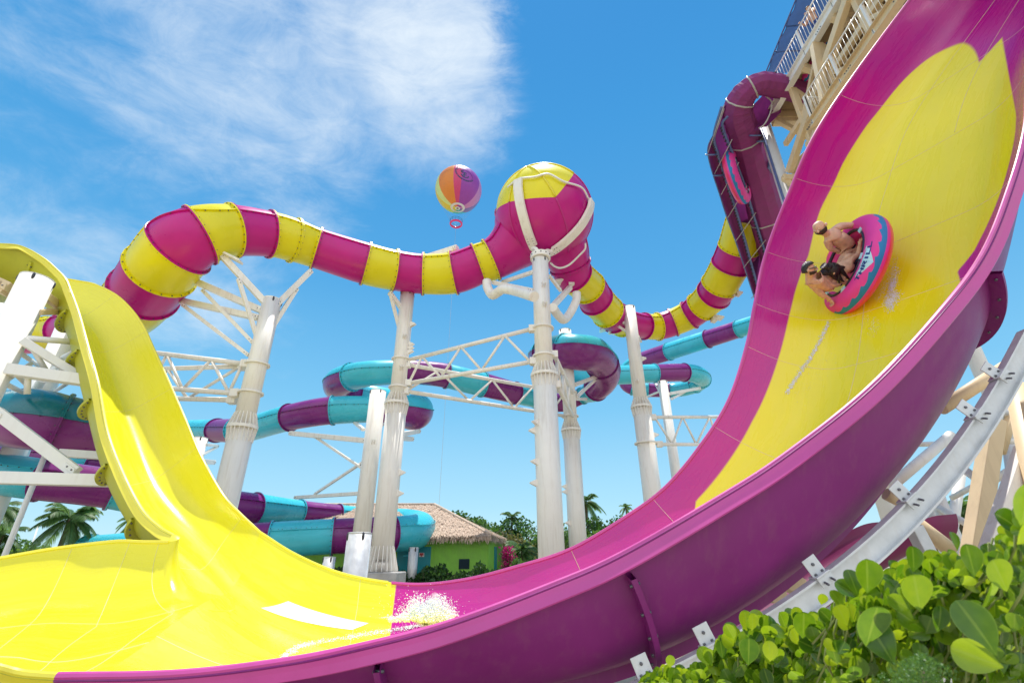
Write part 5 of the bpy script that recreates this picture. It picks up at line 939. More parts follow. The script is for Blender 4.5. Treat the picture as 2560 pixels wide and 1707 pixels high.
# ------------------------------------------------------------------ foliage
def leafmat(name, col, tr, k=.35, rough=.5, var=.35):
    mt, nt, p = newmat(name); L = nt.links.new; tc = nd(nt, 'ShaderNodeTexCoord'); n1 = nd(nt, 'ShaderNodeTexNoise', Scale=.9, Detail=4.); L(tc.outputs['Object'], n1.inputs['Vector']); g = nd(nt, 'ShaderNodeNewGeometry'); wn = nd(nt, 'ShaderNodeTexWhiteNoise', _noise_dimensions='1D'); L(g.outputs['Random Per Island'], wn.inputs['W'])
    f = math_(nt, 'ADD', math_(nt, 'MULTIPLY', n1.outputs[0], .6), math_(nt, 'MULTIPLY', wn.outputs[0], .4)); c = np.array(col); t_ = np.array(tr)
    r = ramp(nt, f, [(.25, c*(1-var)), (.75, c*(1+var))]); r2 = ramp(nt, f, [(.25, t_*(1-var)), (.75, t_*(1+var))]); L(r.outputs[0], p.inputs['Base Color']); p.inputs['Roughness'].default_value = rough
    t = nd(nt, 'ShaderNodeBsdfTranslucent'); L(r2.outputs[0], t.inputs[0]); mx = nd(nt, 'ShaderNodeMixShader'); mx.inputs[0].default_value = k; L(p.outputs[0], mx.inputs[1]); L(t.outputs[0], mx.inputs[2]); L(mx.outputs[0], nt.nodes['Material Output'].inputs[0]); return mt
M['leaf_dark'] = leafmat('dark broad leaves', (.035, .10, .02), (.10, .22, .03)); M['leaf_mid'] = leafmat('mid green leaves', (.06, .15, .03), (.16, .30, .04)); M['leaf_olive'] = leafmat('olive dry leaves', (.16, .15, .05), (.25, .24, .06)); M['leaf_light'] = leafmat('fresh green leaves', (.10, .21, .03), (.25, .4, .05))
M['hedge'] = leafmat('hedge leaves', (.025, .075, .02), (.06, .14, .02), .3); M['palm'] = leafmat('palm fronds', (.10, .20, .07), (.25, .42, .10), .4); M['flower'] = leafmat('magenta bracts', (.62, .02, .22), (.7, .03, .25), .35, .6, .2); M['bark'] = gloss('bark', (.16, .12, .085), .9, .3, 8, coat=0, bump=.6)
def leaves(mb, c, rad, n, size, rs, hollow=.55):
    for k in range(n):
        d = nz(rs.normal(size=3)); p = c+d*rad*(hollow+(1-hollow)*rs.random()**.5); a = nz(rs.normal(size=3)+V(0, 0, .3)); b = nz(np.cross(a, rs.normal(size=3))); l = size*rs.uniform(.6, 1.3); w = l*rs.uniform(.3, .5)
        mb.add([p-b*w*.1, p+a*l*.45+b*w, p+a*l, p+a*l*.5-b*w], [(0, 1, 2, 3)])
def crown_mesh(seed, H, W, mat, n=1500, size=.30):
    rs = np.random.default_rng(seed); mb = MB(); k = int(rs.integers(11, 17)); top = H
    for i in range(k):
        a = rs.uniform(0, 2*PI); r = W*.5*rs.random()**.6*.85; z = H*(.26+.66*rs.random()*(1-.5*r/(W*.5))); c = V(r*math.cos(a), r*math.sin(a), z); s_ = rs.uniform(.16, .30)*W; leaves(mb, c, V(s_, s_, s_*.72), n//k, size, rs, .35)
    return mb
def trunk_mesh(seed, H, W):
    rs = np.random.default_rng(seed+50); mb = MB(); mb.tube(arc([V(0, 0, -.2), V(rs.normal(0, .1), rs.normal(0, .1), H*.3), V(rs.normal(0, .2), 0, H*.62)], 10), np.linspace(.16, .07, 10), 8)
    for i in range(7): a = rs.uniform(0, 2*PI); z = H*rs.uniform(.22, .45); e = V(math.cos(a)*W*.36, math.sin(a)*W*.36, z+H*rs.uniform(.2, .4)); mb.tube(arc([V(0, 0, z), e*.5+V(0, 0, z*.4+.2), e], 8), np.linspace(.07, .02, 8), 6)
    return mb
TG = 'trees beyond the slides'
protos = {}
KINDS = {'broad': ('leaf_dark', 6., 5.5, 4200, .25), 'round': ('leaf_mid', 5., 5., 4000, .22), 'olive': ('leaf_olive', 3.6, 4., 2600, .22), 'fresh': ('leaf_light', 4.2, 4., 3000, .20)}
def tree(kind, x, y, h, label, rz, wide=1., nm='broadleaf_tree'):
    mt, H, W, n, sz = KINDS[kind]; z = terrain(x, y); s = h/H
    o = bpy.data.objects.new(nm, None); COL.objects.link(o); o.location = (x, y, z); o.rotation_euler.z = rz; o.scale = (s*wide, s*wide, s); tag(o, label, 'tree', TG)
    key = (kind, int(rz*10) % 3)
    if key not in protos:
        ob = crown_mesh(hash(kind) % 97 if False else {'broad': 3, 'round': 8, 'olive': 13, 'fresh': 21}[kind]+key[1]*100, H, W, mt, n, sz).build('crown', M[mt]); tr = trunk_mesh(key[1]+len(kind), H, W).build('trunk', M['bark']); protos[key] = (ob, tr); ob.parent = o; tr.parent = o
    else:
        for q in protos[key]: c = q.copy(); COL.objects.link(c); c.parent = o
    return o
def tree_at(kind, x, y, Y, label, rz, wide=1., f='S'):
    """x, y: surveyed point of the tree's top"""
    p = at(f, x, y, Y); return tree(kind, p[0], p[1], max(1.5, p[2]-terrain(p[0], p[1]))*1.0, label, rz, wide)
for q in (('broad', 190, 165, 46, 'spreading dark tree rising directly behind the thatched roof ridge', .1, 1.25), ('broad', 420, 235, 42, 'dark tree right of the roof ridge, lower than its neighbours', .45, 1.1), ('round', 600, 240, 40, 'rounded green tree over the sloping hip of the thatched roof', .2, 1.),
          ('olive', 800, 400, 33, 'yellowish dry tree beside the roof corner', .3, .9), ('broad', 1000, 215, 40, 'tallest dark tree left of the central column', .2, 1.05), ('round', 1130, 330, 36, 'green tree touching the left side of the central column', .6, .8), ('fresh', 960, 500, 32, 'bright bush like tree below the tall dark tree', .1, 1.),
          ('round', 1500, 285, 38, 'green tree seen between the two central columns', .2, .8), ('olive', 1500, 530, 30, 'dry olive tree low between the two central columns', .5, .8), ('broad', 1800, 235, 44, 'dark tree just right of the rear central column', .7, .95), ('fresh', 1900, 250, 40, 'fresh yellow green tree right of the lone fan palm', .4, .9),
          ('olive', 1790, 400, 32, 'pale dry tree against the pink slide edge right of the rear column', .1, .8), ('round', 2050, 260, 42, 'round green tree above the pink slide edge', .3, 1.), ('broad', 2290, 195, 46, 'dark tree at the top of the row beside the rising pink edge', .2, 1.1), ('fresh', 2200, 210, 40, 'fresh green tree before the dark end tree by the pink edge', .7, .8)): tree_at(*q)
for q in (('round', 480, 1120, 36, 'green tree left of the slanted legs under the wave wall', .2, 1.2), ('olive', 600, 1150, 30, 'dry tree directly behind the slanted legs under the wave wall', .3, 1.1), ('broad', 880, 1105, 40, 'dark green tree right of the slanted tan leg', .1, 1.2), ('fresh', 830, 1180, 30, 'fresh green tree low behind the slanted tan leg', .5, 1.1), ('broad', 1150, 1120, 40, 'dark tree at the right edge behind the clusia', .4, 1.3), ('olive', 420, 1230, 26, 'low dry tree at the left of the legs under the wave wall', .6, 1.)): tree_at(*q, f='O')
for q in (('fresh', 200, 1355, 26, 'light green sea grape beside the white pole at far left', .1, 1.3), ('round', 300, 1330, 34, 'green tree between the white pole and the big palm', .2, 1.2), ('fresh', 430, 1350, 26, 'light green sea grape under the fronds of the big palm', .5, 1.2), ('olive', 1110, 1330, 36, 'reddish dry bush tree near the small far palm', .4, 1.1), ('round', 760, 1390, 30, 'low green tree right of the big palm', .3, 1.1), ('fresh', 20, 1400, 24, 'light green sea grape at the left edge of the view', .3, 1.2), ('round', -60, 1340, 30, 'green tree beyond the left edge palm', .5, 1.2)): tree_at(*q, f='Q')
for q in (('broad', 700, 300, 48, 'dark tree filling the gap right of the hip roof', .8, 1.3), ('round', 900, 330, 46, 'green tree in the second row left of the central column', .9, 1.2), ('round', 1620, 330, 44, 'green tree in the second row behind the rear column', .75, 1.2), ('olive', 1030, 600, 31, 'dry low tree by the flowering shrub', .6, 1.2), ('broad', 2000, 330, 48, 'dark second row tree above the pink edge', .85, 1.3), ('round', 300, 260, 48, 'green tree showing over the thatched ridge', .65, 1.2)): tree_at(*q)
# palms
def palm(label, x, y, h, fr, nfr, seed, droop=.78, lean=.0, stiff=False):
    rs = np.random.default_rng(seed); z = terrain(x, y); t = thing('palm_tree', label, 'palm', (x, y, z), 'palm trees'); b = V(x, y, z); top = b+V(lean*h, 0, h)
    mb = MB(); mb.tube(arc([b-V(0, 0, .2), b+V(lean*h*.3, 0, h*.5), top], 14), np.linspace(.17, .10, 14)*(fr/2.2)**.5, 10); mb.build('trunk', M['bark'], t)
    for k in range(nfr):
        a = 2*PI*k/nfr+rs.normal(0, .2); up0 = rs.uniform(-.5, 1.35); L_ = fr*rs.uniform(.8, 1.1); d = V(math.cos(a), math.sin(a), 0); P = []
        for s in np.linspace(0, 1, 16): P.append(top+d*L_*s*math.cos(up0*.6)*(1-.18*s)+V(0, 0, L_*(s*math.sin(up0)-droop*.75*s*s)))
        P = np.array(P); mb = MB(); mb.tube(P, np.linspace(.03, .006, 16), 5); T = np.gradient(P, axis=0)
        for i in range(2, 16):
            for f in (0, .2, .4, .6, .8):
                if i == 15 and f: continue
                p = P[i]*(1-f)+P[min(i+1, 15)]*f; tt_ = nz(T[i]); sd = nz(np.cross(tt_, V(0, 0, 1))+.001); l = fr*.30*math.sin(PI*(.12+.80*i/16))*rs.uniform(.8, 1.15)
                for e in (-1, 1):
                    q = nz(sd*e*.8+tt_*.7+V(0, 0, -.35-.25*rs.random())); w = tt_*.018*fr/2; m_ = p+q*l*.6+V(0, 0, .02); mb.add([p-w, p+w, m_+w, m_-w, p+q*l+V(0, 0, -.14*l)], [(0, 1, 2, 3), (3, 2, 4)])
        mb.build('frond', M['palm'], t)
def palm_at(label, f, x, y, Y, fr, nfr, seed, **k): p = at(f, x, y, Y); palm(label, p[0], p[1], p[2]-terrain(p[0], p[1]), fr, nfr, seed, **k)
palm_at('big feathery palm in the gap between the exit basin and the purple tube', 'Q', 625, 1200, 24, 1.65, 30, 1); palm_at('drooping palm cut by the left edge above the exit basin', 'Q', -30, 1120, 22, 1.35, 22, 2); palm_at('low palm behind the white pole at far left', 'Q', 20, 1340, 24, 1.2, 20, 3)
palm_at('small far palm with a bare leaning trunk beside the chute', 'Q', 1085, 1205, 50, 1.35, 18, 4, lean=.18); palm_at('palm half hidden by the yellow chute at its foot', 'B', 930, 1085, 40, 1.5, 18, 5); palm_at('lone fan palm sticking up right of the rear central column', 'S', 1715, 120, 46, 1.9, 20, 6)
palm_at('small palm top above the trees near the rising pink edge', 'S', 2185, 185, 55, 1.0, 16, 7); palm_at('palm top above the trees left of the central column', 'S', 845, 300, 40, 1.2, 16, 8); palm_at('bushy low palm behind the legs under the wave wall', 'O', 600, 1190, 22, 1.6, 26, 9); palm_at('low palm beneath the dry tree left of the central column', 'S', 960, 690, 29, 1.3, 24, 10)
# hedge and bougainvillea
def hedge(x0, x1, y0, y1, z1, label, seed, n, mat='hedge', size=.16, nm='hedge', cat='hedge'):
    rs = np.random.default_rng(seed); z0 = terrain((x0+x1)/2, (y0+y1)/2); t = thing(nm, label, cat, ((x0+x1)/2, (y0+y1)/2, z0)); mb = MB()
    for k in range(n):
        x = rs.uniform(x0, x1); f = rs.random(); y = rs.uniform(y0, y1); zt_ = z1-.22+.2*math.sin(x*3.1)+.14*math.sin(x*7.7+1)
        z = z0+(zt_-z0)*f**.6; p = V(x, y, z); a = nz(rs.normal(size=3)*.7+V(0, -.4, .8)); b = nz(np.cross(a, rs.normal(size=3))); l = size*rs.uniform(.6, 1.4); w = l*.32
        mb.add([p, p+a*l*.5+b*w, p+a*l, p+a*l*.5-b*w], [(0, 1, 2, 3)])
    mb.build('foliage', M[mat], t); mb = MB()
    for k in range(int((x1-x0)*2.5)): x = rs.uniform(x0, x1); mb.tube(np.array([V(x, (y0+y1)/2, z0-.1), V(x+rs.normal(0, .1), (y0+y1)/2, z0+.5), V(x+rs.normal(0, .2), (y0+y1)/2-.1, z1-.25)]), .025, 5)
    mb.build('stems', M['bark'], t)
hz1 = dB(900, 1405, 23.5)[2]
hedge(dB(100, 1400, 23.5)[0], dB(1290, 1400, 23.5)[0], 23., 24.6, hz1-.12, 'dark green hedge running along the foot of the lime green hut', 3, 9000)
hedge(dB(1290, 1400, 24.5)[0], dB(1500, 1400, 24.5)[0], 24.2, 25.6, dB(1400, 1395, 24.5)[2]+.1, 'light green low hedge between the hut and the central column', 4, 2200, 'leaf_mid')
fl = at('S', 800, 760, 25.5); t = thing('bougainvillea', 'tall bougainvillea covered in magenta flowers at the corner of the hut', 'flowering shrub', (fl[0], fl[1], terrain(fl[0], fl[1]))); rs = np.random.default_rng(9); mb = MB(); mg = MB()
for k in range(1500):
    f = rs.random(); y_ = 640+f*330; x_ = 800+rs.normal(0, 26+16*math.sin(PI*f)); p = at('S', x_, y_, 25.5+rs.normal(0, .2)); a = nz(rs.normal(size=3)+V(0, -.5, .2)); b = nz(np.cross(a, rs.normal(size=3))); l = rs.uniform(.06, .12); (mb if rs.random() < .72 else mg).add([p, p+a*l*.5+b*l*.4, p+a*l, p+a*l*.5-b*l*.4], [(0, 1, 2, 3)])
mb.build('flowers', M['flower'], t); mg.build('foliage', M['leaf_mid'], t); mb = MB(); mb.tube(np.array([V(fl[0], fl[1], terrain(fl[0], fl[1])), V(fl[0], fl[1], at('S', 800, 660, 25.5)[2])]), .03, 6); mb.build('stems', M['bark'], t)
# lamp post far left
q = at('Q', 316, 1320, 40.); t = thing('street_lamp', 'thin white street lamp with a short arm beside the big palm', 'lamp post', (q[0], q[1], terrain(q[0], q[1]))); k1 = at('Q', 342, 1255, 40.)
pipe(t, [V(q[0]+.3, q[1], terrain(q[0], q[1])), V(k1[0], q[1], k1[2])], .06, 'white_steel', 'pole'); mb = MB(); mb.bar(V(k1[0], q[1], k1[2]), V(k1[0]+.8, q[1], k1[2]+.02), .1, .08); mb.build('lamp_head', M['white_steel'], t)
# ------------------------------------------------------------------ tethered balloon
BC = dep('R', 645, 632, 232.); BRd = 428/7.467*232/FPX
bal = thing('tethered_balloon', 'round multicoloured helium balloon with a dark ring emblem floating on a cable', 'balloon', tuple(BC))
def bm(name, col): return gloss(name, col, .38, .04, .3, coat=.1, trans=.22)
cols = [('lilac', (.62, .24, .55), -14, 22), ('violet', (.36, .06, .42), 22, 76), ('crimson', (.72, .06, .20), 76, 96), ('orange', (.85, .27, .04), 96, 140), ('pale_lime', (.72, .80, .28), 140, 163), ('yellow', (.82, .62, .03), 163, 205), ('lime', (.55, .75, .06), 205, 240), ('green', (.03, .55, .35), 240, 268), ('cyan', (.03, .58, .72), 268, 300), ('blue', (.22, .16, .50), 300, 346)]
def bp(al, th, r=1.): return BC+BRd*r*V(math.sin(th)*math.cos(al), -math.sin(th)*math.sin(al), -math.cos(th)*1.02)   # th from the bottom pole
for nm, c, a0, a1 in cols:
    mb = MB(); mb.grid(np.array([[bp(math.radians(a0+(a1-a0)*u), th, 1+.006*math.sin(u*PI*3)**2) for u in np.linspace(0, 1, 13)] for th in np.linspace(.10, PI, 50)])); mb.build('gore', bm(nm+' balloon cloth', c), bal)
M['bal_white'] = bm('white balloon cloth', (.78, .78, .80)); M['navy'] = gloss('navy print', (.02, .025, .11), .5, .05)
for r0, r1, mt in ((.0, .045, 'dark'), (.045, .105, 'bal_white'), (.21, .31, 'bal_white')):
    mb = MB(); mb.grid(np.array([[bp(a, th, 1.009) for a in np.linspace(0, 2*PI, 48, endpoint=False)] for th in np.linspace(r0, r1, 4)]), closev=True); mb.build('bottom_ring', M[mt], bal)
def bs(x, y, k=1.012):
    d = ray('R', x, y); o = CAM-BC; r = BRd*k; a = d@d; b = 2*d@o; c = o@o-r*r; D = max(b*b-4*a*c, 0); return CAM+d*((-b-math.sqrt(D))/(2*a))
def stroke(mb, P, w):
    P = np.array(P, float); T = np.gradient(P, axis=0); N = np.c_[-T[:, 1], T[:, 0]]; N /= np.linalg.norm(N, axis=1, keepdims=True); mb.grid(np.array([[bs(*(p-n*w/2)), bs(*(p+n*w/2))] for p, n in zip(P, N)]))
mb = MB(); ell = lambda a, k=1.: (757+168*k*math.cos(a)+20*k*math.sin(a), 348+112*k*math.sin(a)+62*k*math.cos(a))
for a0, a1 in ((25, 62), (66, 105), (109, 150), (156, 196), (200, 230)): stroke(mb, [ell(math.radians(a)) for a in np.linspace(a0, a1, 14)], 17)
stroke(mb, [ell(math.radians(a), .88) for a in np.linspace(0, 360, 50)], 4)
for P in ([(688, 258), (697, 272), (740, 274)], [(690, 292), (755, 312), (800, 330)], [(690, 330), (700, 352), (730, 362), (752, 330)], [(762, 318), (758, 350), (752, 388)], [(715, 372), (750, 392), (800, 408), (830, 398), (826, 378)], [(752, 352), (800, 364)], [(770, 318), (790, 322)]): stroke(mb, [np.array(q) for q in arc(np.array([[*p, 0] for p in P], float), 14)[:, :2]], 16 if len(P) > 2 else 12)
mb.build('emblem', M['navy'], bal)
bk = dep('R', 598, 1268, 232.); mb = MB(); A = np.linspace(0, 2*PI, 48, endpoint=False); RB = 2.75
mb.grid(np.array([[bk+V(math.cos(a)*(RB+.42*math.cos(v)), math.sin(a)*(RB+.42*math.cos(v)), .6*math.sin(v)) for v in np.linspace(0, 2*PI, 12, endpoint=False)] for a in A]), closeu=True, closev=True); mb.build('gondola_ring', gloss('pink gondola', (.72, .03, .18), .5, .1), bal)
mb = MB()
for z, r in ((2.1, .07), (1.1, .05)): mb.tube(np.array([bk+V(math.cos(a)*(RB+.3), math.sin(a)*(RB+.3), z) for a in np.r_[A, 0]]), r, 6, caps=False)
for a in A[::4]: mb.cyl(bk+V(math.cos(a)*(RB+.3), math.sin(a)*(RB+.3), .4), bk+V(math.cos(a)*(RB+.3), math.sin(a)*(RB+.3), 2.1), .05, 5)
mb.build('gondola_rail', M['dark'], bal); mb = MB()
for a in A[::3]: mb.cyl(bk+V(math.cos(a)*RB, math.sin(a)*RB, 1.8), bp(-a, 1.15), .022, 4)
mb.build('rigging', M['cable'], bal); mb = MB(); g = V(bk[0]-1, bk[1], -1); mb.cyl(bk, g, .05, 6); mb.build('tether_cable', M['cable'], bal)
# ------------------------------------------------------------------ foreground clusia
def clusia_mat():
    mt, nt, p = newmat('thick glossy clusia leaf'); L = nt.links.new; at_ = nd(nt, 'ShaderNodeAttribute', _attribute_name='rib'); g = nd(nt, 'ShaderNodeNewGeometry'); wn = nd(nt, 'ShaderNodeTexWhiteNoise', _noise_dimensions='1D'); L(g.outputs['Random Per Island'], wn.inputs['W']); tc = nd(nt, 'ShaderNodeTexCoord'); n1 = nd(nt, 'ShaderNodeTexNoise', Scale=38., Detail=4.); L(tc.outputs['Object'], n1.inputs['Vector'])
    f = math_(nt, 'ADD', math_(nt, 'MULTIPLY', wn.outputs[0], .7), math_(nt, 'MULTIPLY', n1.outputs[0], .3)); c1 = ramp(nt, f, [(.15, (.03, .10, .012)), (.5, (.09, .21, .014)), (.9, (.20, .33, .02))]); c2 = ramp(nt, f, [(.1, (.12, .28, .008)), (.5, (.34, .52, .012)), (.95, (.62, .72, .02))])
    rb = ramp(nt, at_.outputs['Fac'], [(.0, (1, 1, 1)), (.06, (1, 1, 1)), (.11, (0, 0, 0)), (.9, (0, 0, 0)), (.97, (.8, .8, .8))]); c = mix(nt, c1.outputs[0], (.26, .38, .05), math_(nt, 'MULTIPLY', rb.outputs[0], .5)); L(c, p.inputs['Base Color']); p.inputs['Roughness'].default_value = .26; p.inputs['Coat Weight'].default_value = .25
    t = nd(nt, 'ShaderNodeBsdfTranslucent'); L(mix(nt, c2.outputs[0], (.42, .55, .06), math_(nt, 'MULTIPLY', rb.outputs[0], .4)), t.inputs[0]); mx = nd(nt, 'ShaderNodeMixShader'); mx.inputs[0].default_value = .42; L(p.outputs[0], mx.inputs[1]); L(t.outputs[0], mx.inputs[2]); L(mx.outputs[0], nt.nodes['Material Output'].inputs[0]); return mt
M['clusia'] = clusia_mat(); M['clusia_stem'] = gloss('green stem', (.22, .26, .07), .5, .2, 30, coat=0)
NS, NW = 13, 9; RIB = np.tile(np.abs(np.linspace(-1, 1, NW)), NS)
def leaf(mb, base, ax, nrm, L_, cup=.25, bend=.15, wd=.37):
    ax = nz(ax); nrm = nz(nrm-ax*(nrm@ax)); sd = np.cross(ax, nrm); G = []
    for i in range(NS):
        s = 1-(1-i/(NS-1))**1.5; w = wd*L_*((ss(-.25, .66, s) if s < .66 else 1)*math.sqrt(max(0, 1-(max(0, s-.66)/.34)**2.2))*.98+.008)-.06*L_*(1-ss(0, .3, s)); row = []
        for j in range(NW): q = j/(NW-1)*2-1; row.append(base+ax*L_*s+sd*w*q+nrm*L_*(cup*(abs(q)**1.6)*w/L_-bend*s*s+.02*(1-abs(q))))
        G.append(row)
    mb.grid(np.array(G))
sil = np.array([(40, 1215), (230, 1060), (400, 1085), (540, 960), (600, 870), (700, 800), (840, 820), (930, 790), (1010, 720), (1150, 690), (1260, 720), (1320, 560), (1430, 500), (1520, 560), (1600, 450), (1700, 420), (1850, 370), (2000, 370), (2180, 360), (2240, 250), (2300, 120), (2400, 60), (2520, 60)], float)
def top_at(x): return np.interp(x, sil[:, 0], sil[:, 1])
def clusia(name_label, x0, x1, n, seed, tf, sizef, heroes):
    rs = np.random.default_rng(seed); xm = (x0+x1)/2; root = atz('I', xm, 1150, .05) if False else dep('I', xm, 1250, tf(xm)+.1); root[2] = 0
    t = thing('clusia_shrub', name_label, 'shrub', tuple(root), 'clusia shrubs in the foreground'); mb = MB(); sb = MB(); cnt = 0
    def put(x, y, tt, Ll, lean, face=None):
        nonlocal cnt
        base = dep('I', x, y, tt); ax = nz(UPV*math.cos(lean)+RGT*math.sin(lean)+FWD*rs.normal(-.05, .3)); f = nz(-FWD*1.0+RGT*rs.normal(0, .55)+UPV*rs.normal(.25, .35)) if face is None else nz(face); leaf(mb, base, ax, f, Ll, rs.uniform(.1, .4), rs.uniform(-.05, .22), rs.uniform(.34, .42)); cnt += 1; return base
    rows = []
    for k in range(n):
        x = rs.uniform(x0, x1); tp_ = top_at(x); y = tp_+sizef(x)*1.15+(1340-tp_)*rs.random()**1.1; tt = tf(x)+rs.uniform(-.06, .42)*(1 if y > tp_+160 else .6); L_ = sizef(x)/2.352*tf(x)/FPX*rs.uniform(.6, 1.3); y -= (rs.random() < .22)*rs.uniform(10, 70)*(y < tp_+140)
        nl = rs.integers(2, 5); ln = rs.normal(0, .18)
        for q in range(nl): put(x+rs.normal(0, 6), y+rs.normal(0, 6), tt+rs.normal(0, .015), L_*rs.uniform(.8, 1.1), ln+(q-(nl-1)/2)*rs.uniform(.4, .85)+rs.normal(0, .12))
        p = dep('I', x, y, tt); p = p+FWD*.05
        if k % 2: sb.tube(np.array([p, p-UPV*.06+RGT*rs.normal(0, .01), p-UPV*.16+RGT*rs.normal(0, .03)+FWD*.04]), .0035, 5)
    for x, y, L_, ln, dt in heroes: put(x, y-.12*L_, tf(x)+dt, L_*.8/2.352*tf(x)/FPX, ln, -FWD+RGT*rs.normal(0, .25)+UPV*.2)
    o = mb.build('foliage', M['clusia'], t); a = o.data.attributes.new('rib', 'FLOAT', 'POINT'); a.data.foreach_set('value', np.tile(RIB, cnt).astype(np.float32)); 
    for k in range(9): b = dep('I', rs.uniform(x0, x1), 1190, tf(xm)+.15); sb.tube(arc([V(b[0], b[1]+.1, 0), b*.6+V(b[0], b[1]+.1, 0)*.4, b], 8), .008, 6)
    sb.build('stems', M['clusia_stem'], t)
clusia('clusia shrub of small pale leaves at the lower edge of the wave wall', 90, 1240, 560, 11, lambda x: 2.75-.75*(x-90)/1150, lambda x: 78+34*(x-90)/1150, [(730, 1110, 190, .05, -.12), (650, 950, 120, -.5, -.1), (750, 900, 120, .15, -.1), (1050, 950, 190, .0, -.1), (950, 880, 120, -.4, -.12), (1160, 740, 80, .1, -.1), (270, 1110, 90, .0, -.1), (1250, 800, 150, .6, -.05), (860, 1080, 140, -.1, -.15), (580, 1060, 110, .0, -.1)])
clusia('clusia shrub of large dark round leaves in the right corner', 1230, 2500, 640, 12, lambda x: 1.62-.4*(x-1230)/1270, lambda x: 108+26*(x-1230)/1270, [(1430, 690, 235, .0, -.08), (1420, 1010, 320, .05, -.14), (1740, 800, 250, -.15, -.12), (1700, 560, 175, .1, -.05), (2060, 590, 210, -.05, -.08), (2090, 800, 260, -.05, -.12), (2190, 1070, 320, -.35, -.18), (2230, 1130, 260, -1.35, -.18), (2330, 300, 290, .0, -.15), (2310, 400, 200, .5, -.12), (1590, 1120, 290, -.35, -.1), (1600, 610, 180, -.5, -.06), (1800, 720, 170, .1, -.05), (2250, 680, 230, -.4, -.1), (1840, 910, 170, .25, -.1), (1960, 430, 130, .0, .0)])
# little fine-leaved conifer in front
cp = dep('I', 1750, 1120, 1.25); t = thing('dwarf_conifer', 'fine leaved dwarf conifer tucked between the clusia leaves', 'shrub', (cp[0], cp[1], 0)); rs = np.random.default_rng(4); mb = MB()
for k in range(2600):
    x = rs.normal(1740, 110); y = 1010+abs(x-1740)*.5+rs.random()*220; p = dep('I', x, y, 1.2+rs.uniform(-.03, .08)); a = nz(rs.normal(size=3)+UPV*.8); b = nz(np.cross(a, rs.normal(size=3))); l = rs.uniform(.004, .009); mb.add([p, p+a*l*.5+b*l*.3, p+a*l, p+a*l*.5-b*l*.3], [(0, 1, 2, 3)])
mb.build('foliage', M['leaf_mid'], t); mb = MB(); mb.tube(np.array([V(cp[0], cp[1], 0), cp]), .006, 5); mb.build('stems', M['bark'], t)
# ------------------------------------------------------------------ water: splash, foam on the wall
mt, nt, p = newmat('white water'); p.inputs['Base Color'].default_value = (.90, .95, .99, 1); p.inputs['Roughness'].default_value = .25; M['foam'] = mt
rs = np.random.default_rng(21)
OCT = np.array([(1, 0, 0), (0, 1, 0), (-1, 0, 0), (0, -1, 0), (0, 0, 1), (0, 0, -1)], float); OF = [(0, 1, 4), (1, 2, 4), (2, 3, 4), (3, 0, 4), (1, 0, 5), (2, 1, 5), (3, 2, 5), (0, 3, 5)]
def drop(mb, p, r, sc=(1, 1, 1), fr=None):
    q = OCT*r*np.array(sc)*rs.uniform(.7, 1.3, (6, 1)); q = q@fr if fr is not None else q; mb.add(p+q, OF)
mb = MB()
for k in range(9000):
    a = rs.random(); x = 1960+rs.normal(0, 95)-(1-a)*120*rs.random(); h = abs(rs.normal(0, 1)); y = 520-h*85-(60 if abs(x-1800) < 40 or abs(x-2020) < 50 else 0)*rs.random(); 
    if x > 2150+rs.normal(0, 20) or y < 285+rs.normal(0, 20): continue
    drop(mb, at('J', x, y, 7.7+rs.normal(0, .22)), rs.uniform(.003, .010) if h > 1 else rs.uniform(.004, .015))
for k in range(700): drop(mb, at('J', rs.normal(1900, 150), 500-abs(rs.normal(0, 100)), 7.7+rs.normal(0, .3)), rs.uniform(.002, .007))
for k in range(900): x = rs.uniform(1580, 1950); drop(mb, at('J', x, 500-(x-1580)*.09+rs.normal(0, 12), 7.6+rs.normal(0, .15)), rs.uniform(.003, .010))
mt, nt, p = newmat('spray'); L = nt.links.new; tc = nd(nt, 'ShaderNodeTexCoord'); n1 = nd(nt, 'ShaderNodeTexNoise', Scale=4.5, Detail=10., Roughness=.8); L(tc.outputs['Object'], n1.inputs['Vector']); lw = nd(nt, 'ShaderNodeLayerWeight', Blend=.35)
f = math_(nt, 'MULTIPLY', math_(nt, 'SUBTRACT', 1., lw.outputs['Facing']), n1.outputs[0]); r = ramp(nt, f, [(.33, (0, 0, 0)), (.56, (.55,)*3)]); tr = nd(nt, 'ShaderNodeBsdfTransparent'); tl = nd(nt, 'ShaderNodeBsdfTranslucent'); tl.inputs[0].default_value = (.95, .96, .97, 1); df = nd(nt, 'ShaderNodeBsdfDiffuse'); df.inputs[0].default_value = (.95, .96, .97, 1)
m1 = nd(nt, 'ShaderNodeMixShader'); m1.inputs[0].default_value = .5; L(df.outputs[0], m1.inputs[1]); L(tl.outputs[0], m1.inputs[2]); m2 = nd(nt, 'ShaderNodeMixShader'); L(r.outputs[0], m2.inputs[0]); L(tr.outputs[0], m2.inputs[1]); L(m1.outputs[0], m2.inputs[2]); L(m2.outputs[0], nt.nodes['Material Output'].inputs[0]); M['spray'] = mt
for k in range(60):
    x = min(max(rs.normal(1940, 60), 1800), 2060); y = 500-abs(rs.normal(0, 60)); mb.sphere(at('J', x, y, 7.75+rs.normal(0, .15)), rs.uniform(.04, .13), 6, 1, tuple(rs.uniform(.6, 1.4, 3)))
for k in range(70):                                       # jets thrown up from the clump
    x = rs.normal(1940, 110); L_ = rs.uniform(60, 190)*math.exp(-((x-1940)/150)**2); dx = (x-1940)*.35+rs.normal(0, 12)
    for q in range(40): f = rs.random(); drop(mb, at('J', x+dx*f+rs.normal(0, 3), 480-L_*f+rs.normal(0, 3), 7.7+rs.normal(0, .06)), rs.uniform(.003, .013)*(1.1-f))
